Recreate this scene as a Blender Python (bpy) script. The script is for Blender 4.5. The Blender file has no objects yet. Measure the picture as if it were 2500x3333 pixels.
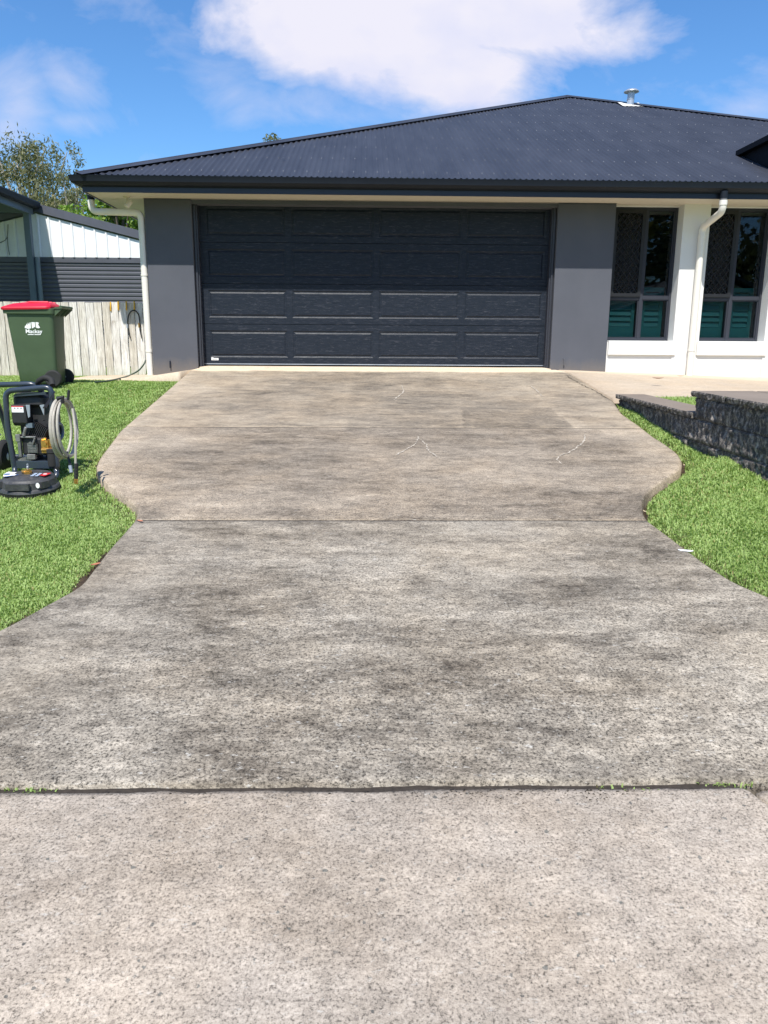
import bpy, bmesh, math, random
import numpy as np
from mathutils import Vector, Matrix
random.seed(7); RNG = np.random.default_rng(7)
C = bpy.context.scene.collection
rad = math.radians

# ------------------------------------------------------------------ camera
FPX = 2500.0; TH = rad(12.7); AL = rad(1.4); RO = 0.0064; EYE = np.array([0, 0, 1.5])
_f = np.array([math.sin(AL)*math.cos(TH), math.cos(AL)*math.cos(TH), -math.sin(TH)])
_r0 = np.array([math.cos(AL), -math.sin(AL), 0.0]); _u0 = np.cross(_r0, _f)
_r = _r0*math.cos(RO)+_u0*math.sin(RO); _u = _u0*math.cos(RO)-_r0*math.sin(RO)
cd = bpy.data.cameras.new('camera'); cam = bpy.data.objects.new('camera', cd); C.objects.link(cam)
cd.sensor_fit = 'HORIZONTAL'; cd.sensor_width = 36; cd.lens = 36*FPX/2500.0
cd.clip_start = 0.05; cd.clip_end = 3000
m = Matrix.Identity(4)
for i in range(3):
    m[i][0] = _r[i]; m[i][1] = _u[i]; m[i][2] = -_f[i]; m[i][3] = EYE[i]
cam.matrix_world = m
bpy.context.scene.camera = cam

# ------------------------------------------------------------------ world and sun
SUN = Vector((-0.12, -0.645, 1.0)).normalized()
elev = math.asin(SUN.z)
w = bpy.data.worlds.new('World'); bpy.context.scene.world = w; w.use_nodes = True
nt = w.node_tree; N = nt.nodes; L = nt.links; N.clear()
wo = N.new('ShaderNodeOutputWorld'); bg = N.new('ShaderNodeBackground'); L.new(bg.outputs[0], wo.inputs[0])
sky = N.new('ShaderNodeTexSky'); sky.sky_type = 'NISHITA'; sky.sun_disc = False
sky.sun_elevation = elev; sky.sun_rotation = math.atan2(SUN.x, SUN.y)
sky.air_density = 1.0; sky.dust_density = 0.2; sky.ozone_density = 3.0
hs = N.new('ShaderNodeHueSaturation'); hs.inputs['Saturation'].default_value = 1.12; hs.inputs['Value'].default_value = 1.0
tint = N.new('ShaderNodeMix'); tint.data_type = 'RGBA'; tint.blend_type = 'MULTIPLY'; tint.inputs[0].default_value = 1
tint.inputs[7].default_value = (0.98, 1.30, 1.55, 1)
L.new(sky.outputs[0], hs.inputs['Color']); L.new(hs.outputs[0], tint.inputs[6])
def mth(op, a, b=None, c=None, clamp=False, tree=None):
    t = tree or nt
    n = t.nodes.new('ShaderNodeMath'); n.operation = op; n.use_clamp = clamp
    for i, v in enumerate((a, b, c)):
        if v is None: continue
        if isinstance(v, (int, float)): n.inputs[i].default_value = v
        else: t.links.new(v, n.inputs[i])
    return n.outputs[0]
tc = N.new('ShaderNodeTexCoord'); sx = N.new('ShaderNodeSeparateXYZ'); L.new(tc.outputs['Generated'], sx.inputs[0])
yy = mth('MAXIMUM', mth('ABSOLUTE', sx.outputs[1]), 0.15)
cu = mth('DIVIDE', sx.outputs[0], yy); cv = mth('DIVIDE', sx.outputs[2], yy)
cc = N.new('ShaderNodeCombineXYZ'); L.new(cu, cc.inputs[0]); L.new(cv, cc.inputs[1]); L.new(sx.outputs[1], cc.inputs[2])
def wnoise(scale, det, rough, sxy=(1, 1, 1), off=(0, 0, 0), dist=0):
    mp = N.new('ShaderNodeMapping'); mp.inputs['Scale'].default_value = sxy; mp.inputs['Location'].default_value = off
    L.new(cc.outputs[0], mp.inputs[0])
    n = N.new('ShaderNodeTexNoise'); n.inputs['Scale'].default_value = scale; n.inputs['Detail'].default_value = det
    n.inputs['Roughness'].default_value = rough; n.inputs['Distortion'].default_value = dist
    L.new(mp.outputs[0], n.inputs['Vector']); return n.outputs[0]
def blob(u, v, ru, rv, k=1.0):
    a = mth('POWER', mth('DIVIDE', mth('SUBTRACT', cu, u), ru), 2); b = mth('POWER', mth('DIVIDE', mth('SUBTRACT', cv, v), rv), 2)
    return mth('MULTIPLY', mth('SUBTRACT', 1, mth('SQRT', mth('ADD', a, b))), k)
def pix(x, y):
    d = _f+_r*(x-1250)/FPX-_u*(y-1666.5)/FPX
    return d[0]/d[1], d[2]/d[1]
def pblob(x, y, rx, ry, k=1.0):
    u, v = pix(x, y); return blob(u, v, rx/FPX*1.05, ry/FPX*1.1, k)
n1 = wnoise(5.0, 10, 0.60, (1, 1.7, 1), (0.3, 0.7, 0), 0.25)
nn = mth('MULTIPLY', mth('SUBTRACT', n1, 0.5), 2.6)
big = None
for args in [(1000, 20, 330, 190, 1.25), (1350, 60, 420, 210, 1.3), (1680, 40, 340, 160, 1.15), (1480, 220, 380, 120, 1.0), (1930, 100, 200, 80, 0.5), (1250, 150, 420, 90, 0.9), (1350, -60, 600, 160, 1.2)]:
    b = pblob(*args); big = b if big is None else mth('MAXIMUM', big, b)
mask1 = mth('SMOOTHSTEP' if False else 'MULTIPLY', mth('ADD', big, mth('MULTIPLY', nn, 0.85)), 1.7, clamp=True)
wsp = None
for args in [(60, 340, 160, 150, 0.9), (230, 260, 130, 120, 0.75), (20, 430, 130, 120, 0.9), (230, 395, 150, 50, 0.6), (760, 310, 190, 110, 0.75), (980, 330, 200, 90, 0.6), (2440, 350, 140, 50, 0.8), (1080, 200, 240, 80, 0.7), (1250, 350, 250, 60, 0.5)]:
    b = pblob(*args); wsp = b if wsp is None else mth('MAXIMUM', wsp, b)
wsp = mth('MAXIMUM', wsp, mth('MULTIPLY', mth('LESS_THAN', sx.outputs[1], 0.0), 0.25))
n2 = wnoise(8.0, 7, 0.6, (1, 1.6, 1), (2.3, 0.1, 0), 0.4)
mask2 = mth('MULTIPLY', mth('ADD', mth('MULTIPLY', wsp, 1.0), mth('MULTIPLY', mth('SUBTRACT', n2, 0.52), 1.9)), 0.62, clamp=True)
mask = mth('MAXIMUM', mask1, mask2, clamp=True)
# cloud body: bright top, lilac-grey belly
shade = mth('ADD', mth('MULTIPLY', wnoise(7.0, 5, 0.5, (1, 1.5, 1), (5, 1, 0)), 1.3), mth('MULTIPLY', mth('SUBTRACT', cv, 0.30), 2.2), clamp=True)
cr = N.new('ShaderNodeValToRGB'); cr.color_ramp.elements[0].color = (5.2, 5.8, 8.4, 1); cr.color_ramp.elements[1].color = (7.6, 7.5, 8.5, 1)
cr.color_ramp.elements[0].position = 0.2; cr.color_ramp.elements[1].position = 0.8
L.new(shade, cr.inputs[0])
mx = N.new('ShaderNodeMix'); mx.data_type = 'RGBA'; L.new(mask, mx.inputs[0]); L.new(tint.outputs[2], mx.inputs[6]); L.new(cr.outputs[0], mx.inputs[7])
L.new(mx.outputs[2], bg.inputs['Color']); bg.inputs['Strength'].default_value = 0.09

sd = bpy.data.lights.new('sun', 'SUN'); so = bpy.data.objects.new('sun', sd); C.objects.link(so)
sd.energy = 4.9; sd.angle = rad(0.5); sd.color = (1.0, 0.955, 0.88)
so.rotation_euler = SUN.to_track_quat('Z', 'Y').to_euler(); so.location = (0, -5, 20)
vs = bpy.context.scene.view_settings
vs.view_transform = 'Standard'; vs.look = 'None'; vs.gamma = 1; vs.exposure = 0.35
try: vs.use_curve_mapping = False
except Exception: pass

# ------------------------------------------------------------------ pixel rays to real surfaces
def ray(x, y): return _f+_r*(x-1250)/FPX-_u*(y-1666.5)/FPX
def atY(x, y, Y):
    d = ray(x, y); return EYE+d*(Y/d[1])
def atZ(x, y, Z):
    d = ray(x, y); return EYE+d*((Z-1.5)/d[2])
SL = 0.104
def slope(x, y, z0=0.0):
    d = ray(x, y); return EYE+d*((z0-1.5)/(d[2]-SL*d[1]))
def pz(y): return SL*y if y < 10.45 else 1.0868+(y-10.45)*0.004

# ------------------------------------------------------------------ mesh helpers
class MB:
    def __init__(s): s.v = []; s.f = []; s.m = []
    def add(s, vs_, fs, mi=0):
        b = len(s.v); s.v += [tuple(float(c) for c in p) for p in vs_]; s.f += [tuple(i+b for i in f) for f in fs]; s.m += [mi]*len(fs); return s
    def box(s, x0, x1, y0, y1, z0, z1, mi=0, M=None):
        p = [(x, y, z) for z in (z0, z1) for y in (y0, y1) for x in (x0, x1)]
        if M is not None: p = [tuple(M @ Vector(q)) for q in p]
        return s.add(p, [(0, 2, 3, 1), (4, 5, 7, 6), (0, 1, 5, 4), (2, 6, 7, 3), (0, 4, 6, 2), (1, 3, 7, 5)], mi)
    def quad(s, a, b, c, d, mi=0): return s.add([a, b, c, d], [(0, 1, 2, 3)], mi)
    def tube(s, pts, r, n=10, mi=0, closed=False, caps=True):
        pts = [Vector(p) for p in pts]; k = len(pts)
        rs = r if isinstance(r, (list, tuple)) else [r]*k
        t = [(pts[(i+1) % k]-pts[i-1] if closed else pts[min(i+1, k-1)]-pts[max(i-1, 0)]).normalized() for i in range(k)]
        a = Vector((0, 0, 1)) if abs(t[0].z) < 0.9 else Vector((1, 0, 0))
        nv = (a-t[0]*a.dot(t[0])).normalized(); vs_ = []
        for i in range(k):
            nv = (nv-t[i]*nv.dot(t[i])).normalized(); bv = t[i].cross(nv)
            for j in range(n):
                an = 2*math.pi*j/n; vs_.append(pts[i]+(nv*math.cos(an)+bv*math.sin(an))*rs[i])
        fs = []
        for i in range(k if closed else k-1):
            i2 = (i+1) % k
            for j in range(n): fs.append((i*n+j, i*n+(j+1) % n, i2*n+(j+1) % n, i2*n+j))
        if caps and not closed: fs += [tuple(reversed(range(n))), tuple((k-1)*n+j for j in range(n))]
        return s.add(vs_, fs, mi)
    def cyl(s, a, b, r, n=20, mi=0, r2=None): return s.tube([a, b], [r, r if r2 is None else r2], n, mi)
    def lathe(s, prof, c=(0, 0, 0), n=40, mi=0, M=None):
        vs_ = []
        for r_, z in prof:
            for j in range(n):
                an = 2*math.pi*j/n; q = Vector((r_*math.cos(an), r_*math.sin(an), z))
                if M is not None: q = M @ q
                vs_.append((q.x+c[0], q.y+c[1], q.z+c[2]))
        fs = [(i*n+j, i*n+(j+1) % n, (i+1)*n+(j+1) % n, (i+1)*n+j) for i in range(len(prof)-1) for j in range(n)]
        fs += [tuple(reversed(range(n))), tuple((len(prof)-1)*n+j for j in range(n))]
        return s.add(vs_, fs, mi)
    def prism(s, poly, d, mi=0):
        n = len(poly); d = Vector(d); p = [Vector(q) for q in poly]
        return s.add([tuple(q) for q in p]+[tuple(q+d) for q in p], [tuple(range(n)), tuple(reversed(range(n, 2*n)))]+[(i, i+n, (i+1) % n+n, (i+1) % n) for i in range(n)], mi)
    def build(s, name, mats, parent=None, bevel=0, smooth=False, loc=None):
        me = bpy.data.meshes.new(name); me.from_pydata(s.v, [], s.f)
        if not isinstance(mats, (list, tuple)): mats = [mats]
        for q in mats: me.materials.append(q)
        me.polygons.foreach_set('material_index', s.m)
        bm = bmesh.new(); bm.from_mesh(me); bmesh.ops.recalc_face_normals(bm, faces=bm.faces); bm.to_mesh(me); bm.free()
        o = bpy.data.objects.new(name, me); C.objects.link(o)
        if smooth:
            me.polygons.foreach_set('use_smooth', [True]*len(me.polygons))
            me.set_sharp_from_angle(angle=rad(smooth if smooth is not True else 40))
        if bevel:
            b = o.modifiers.new('bevel', 'BEVEL'); b.width = bevel; b.segments = 2; b.limit_method = 'ANGLE'; b.angle_limit = rad(35)
        if parent: o.parent = parent
        if loc: o.location = loc
        return o
def npmesh(name, V, F, mats, col=None, mi=None):
    me = bpy.data.meshes.new(name); V = np.asarray(V, dtype=np.float32); F = np.asarray(F, dtype=np.int32)
    k = F.shape[1]
    me.vertices.add(len(V)); me.vertices.foreach_set('co', V.ravel())
    me.loops.add(F.size); me.loops.foreach_set('vertex_index', F.ravel())
    me.polygons.add(len(F)); me.polygons.foreach_set('loop_start', np.arange(0, F.size, k, dtype=np.int32)); me.polygons.foreach_set('loop_total', np.full(len(F), k, dtype=np.int32))
    for q in (mats if isinstance(mats, (list, tuple)) else [mats]): me.materials.append(q)
    if mi is not None: me.polygons.foreach_set('material_index', np.asarray(mi, dtype=np.int32))
    me.update(calc_edges=True)
    if col is not None:
        a = me.attributes.new('tone', 'FLOAT_COLOR', 'POINT'); cc_ = np.ones((len(V), 4), dtype=np.float32); cc_[:, :col.shape[1]] = col
        a.data.foreach_set('color', cc_.ravel())
    me.validate(); o = bpy.data.objects.new(name, me); C.objects.link(o); return o
def curve(pts, n=8):
    P = [Vector(p) for p in pts]; out = []
    for i in range(len(P)-1):
        a = P[max(i-1, 0)]; b = P[i]; c = P[i+1]; d = P[min(i+2, len(P)-1)]
        for j in range(n):
            t = j/n; out.append(0.5*((2*b)+(c-a)*t+(2*a-5*b+4*c-d)*t*t+(3*b-a-3*c+d)*t*t*t))
    out.append(P[-1]); return out
def tag(o, label=None, cat=None, group=None, kind=None):
    if label: o['label'] = label
    if cat: o['category'] = cat
    if group: o['group'] = group
    if kind: o['kind'] = kind
    return o
def thing(name, label, cat, loc=(0, 0, 0), rz=0, group=None):
    o = bpy.data.objects.new(name, None); C.objects.link(o); o.location = loc; o.rotation_euler = (0, 0, rz); o.empty_display_size = 0.1
    return tag(o, label, cat, group)

# ------------------------------------------------------------------ materials
def newmat(name):
    mt = bpy.data.materials.new(name); mt.use_nodes = True; t = mt.node_tree
    return mt, t, t.nodes['Principled BSDF']
def nz(t, scale, det=6, rough=0.6, st=(1, 1, 1), coord='Object', dist=0, off=(0, 0, 0)):
    c = t.nodes.new('ShaderNodeTexCoord'); mp = t.nodes.new('ShaderNodeMapping'); mp.inputs['Scale'].default_value = st; mp.inputs['Location'].default_value = off
    t.links.new(c.outputs[coord], mp.inputs[0])
    n = t.nodes.new('ShaderNodeTexNoise'); n.inputs['Scale'].default_value = scale; n.inputs['Detail'].default_value = det; n.inputs['Roughness'].default_value = rough; n.inputs['Distortion'].default_value = dist
    t.links.new(mp.outputs[0], n.inputs['Vector']); return n.outputs[0]
def vor(t, scale, st=(1, 1, 1), feat='F1', out='Distance', coord='Object'):
    c = t.nodes.new('ShaderNodeTexCoord'); mp = t.nodes.new('ShaderNodeMapping'); mp.inputs['Scale'].default_value = st
    t.links.new(c.outputs[coord], mp.inputs[0]); n = t.nodes.new('ShaderNodeTexVoronoi'); n.feature = feat; n.inputs['Scale'].default_value = scale
    t.links.new(mp.outputs[0], n.inputs['Vector']); return n.outputs[out]
def ramp(t, src, stops):
    r = t.nodes.new('ShaderNodeValToRGB'); e = r.color_ramp.elements
    while len(e) < len(stops): e.new(0.5)
    for q, (p, c) in zip(e, stops):
        q.position = p; q.color = (c, c, c, 1) if isinstance(c, (int, float)) else (*c, 1)
    t.links.new(src, r.inputs[0]); return r.outputs[0]
def mix(t, fac, a, b, mode='MIX'):
    n = t.nodes.new('ShaderNodeMix'); n.data_type = 'RGBA'; n.blend_type = mode
    for i, v in ((0, fac), (6, a), (7, b)):
        if isinstance(v, (int, float)): n.inputs[i].default_value = v if i == 0 else (v, v, v, 1)
        elif isinstance(v, tuple): n.inputs[i].default_value = (*v, 1)
        else: t.links.new(v, n.inputs[i])
    return n.outputs[2]
def bump(t, p, h, strength=0.3, dist=0.01):
    b = t.nodes.new('ShaderNodeBump'); b.inputs['Strength'].default_value = strength; b.inputs['Distance'].default_value = dist
    t.links.new(h, b.inputs['Height']); t.links.new(b.outputs[0], p.inputs['Normal'])
def paint(name, col, rough=0.5, metal=0.0, var=0.12, vs_=3.0, bs=0.0, bsc=80, spec=0.5, coat=0, dirt=None):
    mt, t, p = newmat(name)
    n = nz(t, vs_, 6, 0.65); c = mix(t, ramp(t, n, [(0.3, 0), (0.7, 1)]), tuple(x*(1-var) for x in col), tuple(min(1, x*(1+var)) for x in col))
    if dirt:
        c = mix(t, ramp(t, nz(t, vs_*2.3, 8, 0.7, off=(3, 1, 2)), [(0.5, 0), (0.75, dirt[1])]), c, dirt[0])
    t.links.new(c, p.inputs['Base Color']); p.inputs['Roughness'].default_value = rough; p.inputs['Metallic'].default_value = metal
    p.inputs['Specular IOR Level'].default_value = spec
    if coat: p.inputs['Coat Weight'].default_value = coat
    if bs: bump(t, p, nz(t, bsc, 4, 0.6), bs, 0.004)
    return mt

def concrete(name, light, dark, stain=1.0, agg=1.0, fine=1.0, gs=105.0):
    mt, t, p = newmat(name)
    a = t.nodes.new('ShaderNodeAttribute'); a.attribute_name = 'tone'
    sp = t.nodes.new('ShaderNodeSeparateColor'); t.links.new(a.outputs['Color'], sp.inputs[0])
    big_ = nz(t, 0.9, 8, 0.62, (1, 1.5, 1), dist=0.6)
    strk = nz(t, 3.0, 8, 0.7, (0.35, 1.6, 1), dist=0.8, off=(4, 2, 0))
    med = nz(t, 8.0, 8, 0.8, (0.7, 1.3, 1), dist=0.5, off=(1, 5, 0))
    fin = nz(t, gs, 4, 0.8, off=(7, 3, 0)); grit = nz(t, 24.0, 5, 0.75, (0.75, 1.2, 1), off=(2, 6, 0))
    s = mth('ADD', mth('MULTIPLY', mth('SUBTRACT', big_, 0.5, tree=t), 1.1*stain, tree=t), mth('MULTIPLY', mth('SUBTRACT', strk, 0.5, tree=t), 0.9*stain, tree=t), tree=t)
    s = mth('ADD', s, mth('MULTIPLY', mth('SUBTRACT', med, 0.5, tree=t), 2.1*stain, tree=t), tree=t)
    s = mth('ADD', s, mth('SUBTRACT', sp.outputs[0], 0.5, tree=t), tree=t)
    spk = nz(t, 38.0, 6, 0.8, (0.8, 1.25, 1), off=(11, 4, 0))
    s = mth('ADD', s, mth('MULTIPLY', mth('SUBTRACT', spk, 0.5, tree=t), 1.5, tree=t), tree=t)
    base = mth('MINIMUM', mth('MAXIMUM', mth('ADD', mth('MULTIPLY', s, 0.75, tree=t), 0.5, tree=t), -0.15, tree=t), 1.75, tree=t)
    c = mix(t, base, dark, light); c.node.clamp_factor = False
    # fine grain: pits dark, cement paste light
    amt = mth('MULTIPLY', sp.outputs[1], fine, tree=t)
    gf = ramp(t, fin, [(0.36, 0), (0.47, 0.62), (0.66, 1)]); gm = ramp(t, grit, [(0.36, 0), (0.64, 1)])
    g = mth('ADD', mth('MULTIPLY', mth('SUBTRACT', gf, 0.56, tree=t), 1.25, tree=t), mth('MULTIPLY', mth('SUBTRACT', gm, 0.5, tree=t), 0.30, tree=t), tree=t)
    g = mth('ADD', mth('MULTIPLY', g, amt, tree=t), 1.0, tree=t)
    g = mth('MAXIMUM', g, 0.25, tree=t)
    gc = t.nodes.new('ShaderNodeCombineColor')
    for i in range(3): t.links.new(g, gc.inputs[i])
    c = mix(t, 1.0, c, gc.outputs[0], 'MULTIPLY')
    # hue drift: pinkish / greenish
    c = mix(t, ramp(t, nz(t, 1.7, 4, 0.6, off=(9, 9, 0)), [(0.40, 0), (0.65, 0.6)]), c, mix(t, 1.0, c, (1.04, 0.98, 0.90), 'MULTIPLY'))
    # exposed aggregate stones
    vd = vor(t, 62.0); vc = vor(t, 62.0, out='Color')
    vs1 = t.nodes.new('ShaderNodeSeparateColor'); t.links.new(vc, vs1.inputs[0])
    pick = mth('MULTIPLY', mth('GREATER_THAN', vs1.outputs[0], 0.55, tree=t), mth('LESS_THAN', mth('ADD', vd, mth('MULTIPLY', mth('SUBTRACT', fin, 0.5, tree=t), 0.9, tree=t), tree=t), mth('MULTIPLY', mth('POWER', vs1.outputs[1], 5.0, tree=t), 0.40, tree=t), tree=t), tree=t)
    pick = mth('MULTIPLY', pick, mth('MULTIPLY', sp.outputs[2], agg, tree=t), clamp=True, tree=t)
    stone = ramp(t, vs1.outputs[2], [(0.0, (0.05, 0.055, 0.055)), (0.5, (0.11, 0.12, 0.11)), (0.8, (0.22, 0.18, 0.15))])
    c = mix(t, mth('MULTIPLY', pick, 0.7, tree=t), c, stone)
    # white lichen flecks
    fl = ramp(t, nz(t, 42, 4, 0.8, (0.7, 1.3, 1), off=(2, 8, 0)), [(0.60, 0), (0.70, 0.55)])
    c = mix(t, mth('MULTIPLY', fl, mth('MULTIPLY', sp.outputs[1], 0.8, tree=t), tree=t), c, (0.60, 0.58, 0.53))
    t.links.new(c, p.inputs['Base Color']); p.inputs['Roughness'].default_value = 0.9; p.inputs['Specular IOR Level'].default_value = 0.25
    bump(t, p, mth('ADD', fin, mth('MULTIPLY', med, 0.6, tree=t), tree=t), 0.35, 0.006)
    return mt
M_DRIVE = concrete('concrete_driveway', (0.415, 0.370, 0.303), (0.108, 0.094, 0.076))
M_MID = concrete('concrete_driveway_brown', (0.430, 0.362, 0.280), (0.122, 0.102, 0.080))
M_FAR = concrete('concrete_driveway_warm', (0.480, 0.400, 0.300), (0.150, 0.127, 0.100))
M_CROSS = concrete('concrete_crossover', (0.415, 0.362, 0.303), (0.172, 0.146, 0.118), gs=130.0, stain=0.6)
M_PATH = concrete('concrete_path', (0.60, 0.50, 0.38), (0.30, 0.245, 0.19), stain=0.6, agg=0.0, fine=0.5)

M_JOINT = paint('joint_filler_dark', (0.034, 0.027, 0.021), 0.95, var=0.5, vs_=60)
def m_rendered(name, col, bs=0.25, var=0.06, rough=0.85, splash=0.0):
    mt, t, p = newmat(name)
    c = mix(t, ramp(t, nz(t, 2.2, 6, 0.6), [(0.3, 0), (0.7, 1)]), tuple(x*(1-var) for x in col), tuple(min(1, x*(1+var)) for x in col))
    if splash:
        tcn = t.nodes.new('ShaderNodeTexCoord'); s3 = t.nodes.new('ShaderNodeSeparateXYZ'); t.links.new(tcn.outputs['Object'], s3.inputs[0])
        low = mth('MULTIPLY', mth('SUBTRACT', 1.10, mth('SUBTRACT', s3.outputs[2], mth('MULTIPLY', nz(t, 5, 6, 0.75, (1, 1, 0.4)), 0.28, tree=t), tree=t), tree=t), 5.0, clamp=True, tree=t)
        c = mix(t, mth('MULTIPLY', low, splash, tree=t), c, (0.26, 0.21, 0.15))
        c = mix(t, ramp(t, nz(t, 1.3, 5, 0.6, (2.5, 1, 0.5), off=(5, 1, 1)), [(0.45, 0), (0.75, 0.22)]), c, mix(t, 1.0, c, (1.25, 1.22, 1.16), 'MULTIPLY'))
    t.links.new(c, p.inputs['Base Color']); p.inputs['Roughness'].default_value = rough; p.inputs['Specular IOR Level'].default_value = 0.3
    bump(t, p, mth('ADD', nz(t, 120, 4, 0.7), mth('MULTIPLY', nz(t, 14, 4, 0.6), 0.7, tree=t), tree=t), bs, 0.004); return mt
M_GREY = m_rendered('render_charcoal', (0.090, 0.096, 0.115), splash=0.35)
M_WHITE = m_rendered('render_white', (0.70, 0.695, 0.675), 0.12, 0.02, splash=0.18)
M_CREAM = paint('soffit_cream', (0.66, 0.60, 0.50), 0.6, var=0.04)
M_PIPE = paint('pipe_cream', (0.76, 0.73, 0.66), 0.45, var=0.03)
M_FASCIA = paint('fascia_dark', (0.013, 0.017, 0.030), 0.35, var=0.1)
M_PORT = paint('portico_shaded', (0.006, 0.007, 0.010), 0.6, spec=0.15)  # shade on the portico and its gutter is put into this near-black
M_GUTTER = paint('gutter_dark', (0.012, 0.016, 0.024), 0.5, var=0.1, spec=0.2)
M_FRAME = paint('window_frame_metal', (0.040, 0.044, 0.056), 0.5, 0.0, spec=0.15, var=0.05)
M_JAMB = paint('door_jamb', (0.035, 0.037, 0.048), 0.4, var=0.08)
M_BLACK = paint('black_plastic', (0.018, 0.018, 0.02), 0.45, var=0.3)
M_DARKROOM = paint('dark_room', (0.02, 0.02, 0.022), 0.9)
M_SHUT = paint('shutter_green', (0.020, 0.125, 0.118), 0.5, var=0.08)
M_SCREW = paint('roof_screw', (0.13, 0.14, 0.165), 0.6, 0.0)
M_GALV = paint('galvanised', (0.40, 0.44, 0.50), 0.4, 0.45, var=0.2)
M_SEAL = paint('white_sealant', (0.75, 0.74, 0.70), 0.7)
M_TUBE = paint('frame_tube_blue_grey', (0.030, 0.042, 0.060), 0.28, var=0.15, coat=0.3)
M_BRASS = paint('brass', (0.62, 0.36, 0.10), 0.3, 0.85, var=0.25, vs_=30)
M_ALLOY = paint('cast_alloy', (0.24, 0.235, 0.225), 0.45, 0.6, var=0.4, vs_=25, bs=0.3)
M_ENGINE = paint('engine_black', (0.022, 0.022, 0.024), 0.5, var=0.35, vs_=20)
M_HOSE = paint('hose_grey', (0.42, 0.39, 0.335), 0.5, var=0.12, vs_=12, dirt=((0.2, 0.18, 0.15), 0.5))
M_RUBBER = paint('rubber', (0.02, 0.02, 0.02), 0.8, bs=0.2)
M_PLASTIC = paint('cleaner_plastic', (0.045, 0.046, 0.050), 0.55, var=0.35, vs_=14, dirt=((0.17, 0.16, 0.14), 0.5), bs=0.2)
M_BIN = paint('bin_green', (0.060, 0.095, 0.048), 0.5, var=0.12, bs=0.1, bsc=200)
M_RED = paint('lid_red', (0.62, 0.012, 0.04), 0.4, var=0.12)
M_STICK = paint('sticker_white', (0.85, 0.86, 0.86), 0.4, var=0.02)
M_BLUE = paint('sticker_blue', (0.03, 0.10, 0.28), 0.4)
M_REDST = paint('sticker_red', (0.6, 0.03, 0.04), 0.4)
M_YELLOW = paint('yellow_plastic', (0.75, 0.42, 0.02), 0.45)
M_GHOSE = paint('garden_hose_green', (0.05, 0.08, 0.06), 0.4)
M_ROLLER = paint('roller_door', (0.12, 0.125, 0.15), 0.4, var=0.05)
M_SHEDW = paint('shed_white', (0.84, 0.85, 0.86), 0.45, var=0.03, dirt=((0.55, 0.55, 0.53), 0.2))
M_BARGE = paint('shed_barge', (0.085, 0.09, 0.11), 0.45)
M_POST = paint('post_grey_blue', (0.12, 0.16, 0.19), 0.45)
M_LEAF1 = paint('dead_leaf', (0.42, 0.16, 0.09), 0.7); M_LEAF2 = paint('dry_leaf', (0.55, 0.45, 0.28), 0.8)

def m_door():
    mt, t, p = newmat('garage_door_steel')
    g = nz(t, 10.0, 8, 0.75, (0.5, 1, 6), dist=0.7); g2 = nz(t, 11.0, 6, 0.8, (0.8, 1, 6.0), dist=0.9, off=(3, 0, 1))
    c = mix(t, ramp(t, g, [(0.35, 0), (0.7, 1)]), (0.014, 0.019, 0.028), (0.024, 0.030, 0.042))
    c = mix(t, ramp(t, g2, [(0.54, 0), (0.68, 0.8)]), c, (0.085, 0.088, 0.105))  # pale flecks: sun glints along the grain, put into the colour
    t.links.new(c, p.inputs['Base Color']); p.inputs['Roughness'].default_value = 0.38; p.inputs['Specular IOR Level'].default_value = 0.14
    bump(t, p, mth('ADD', g, mth('MULTIPLY', ramp(t, g2, [(0.45, 0), (0.62, 1)]), 0.5, tree=t), tree=t), 0.35, 0.0030); return mt
M_DOOR = m_door()
def m_roof():
    mt, t, p = newmat('roof_steel')
    c = mix(t, ramp(t, nz(t, 0.8, 7, 0.7, (3, 0.6, 1)), [(0.38, 0), (0.62, 1)]), (0.028, 0.031, 0.042), (0.041, 0.045, 0.059))
    c = mix(t, ramp(t, nz(t, 30, 4, 0.8), [(0.68, 0), (0.76, 0.3)]), c, (0.2, 0.2, 0.2))
    t.links.new(c, p.inputs['Base Color']); p.inputs['Roughness'].default_value = 0.5; return mt
M_ROOF = m_roof()
def m_glass():
    mt, t, p = newmat('window_glass'); t.nodes.remove(p)
    o = t.nodes['Material Output']; tr = t.nodes.new('ShaderNodeBsdfTransparent'); tr.inputs[0].default_value = (0.68, 0.78, 0.80, 1)
    gl = t.nodes.new('ShaderNodeBsdfGlossy'); gl.inputs['Roughness'].default_value = 0.01; gl.inputs[0].default_value = (0.85, 0.92, 1, 1)
    fr = t.nodes.new('ShaderNodeFresnel'); fr.inputs[0].default_value = 1.5
    ms = t.nodes.new('ShaderNodeMixShader'); t.links.new(mth('MULTIPLY', fr.outputs[0], 0.55, tree=t), ms.inputs[0]); t.links.new(tr.outputs[0], ms.inputs[1]); t.links.new(gl.outputs[0], ms.inputs[2]); t.links.new(ms.outputs[0], o.inputs[0])
    return mt
M_GLASS = m_glass()
M_GRILLE = paint('grille_metal', (0.018, 0.019, 0.022), 0.5, spec=0.3)
def m_fly():
    mt, t, p = newmat('fly_screen'); p.inputs['Base Color'].default_value = (0.010, 0.010, 0.012, 1); p.inputs['Roughness'].default_value = 0.8
    tr = t.nodes.new('ShaderNodeBsdfTransparent'); ms = t.nodes.new('ShaderNodeMixShader'); ms.inputs[0].default_value = 0.62
    t.links.new(tr.outputs[0], ms.inputs[1]); t.links.new(p.outputs[0], ms.inputs[2]); t.links.new(ms.outputs[0], t.nodes['Material Output'].inputs[0]); return mt
M_FLY = m_fly()
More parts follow.
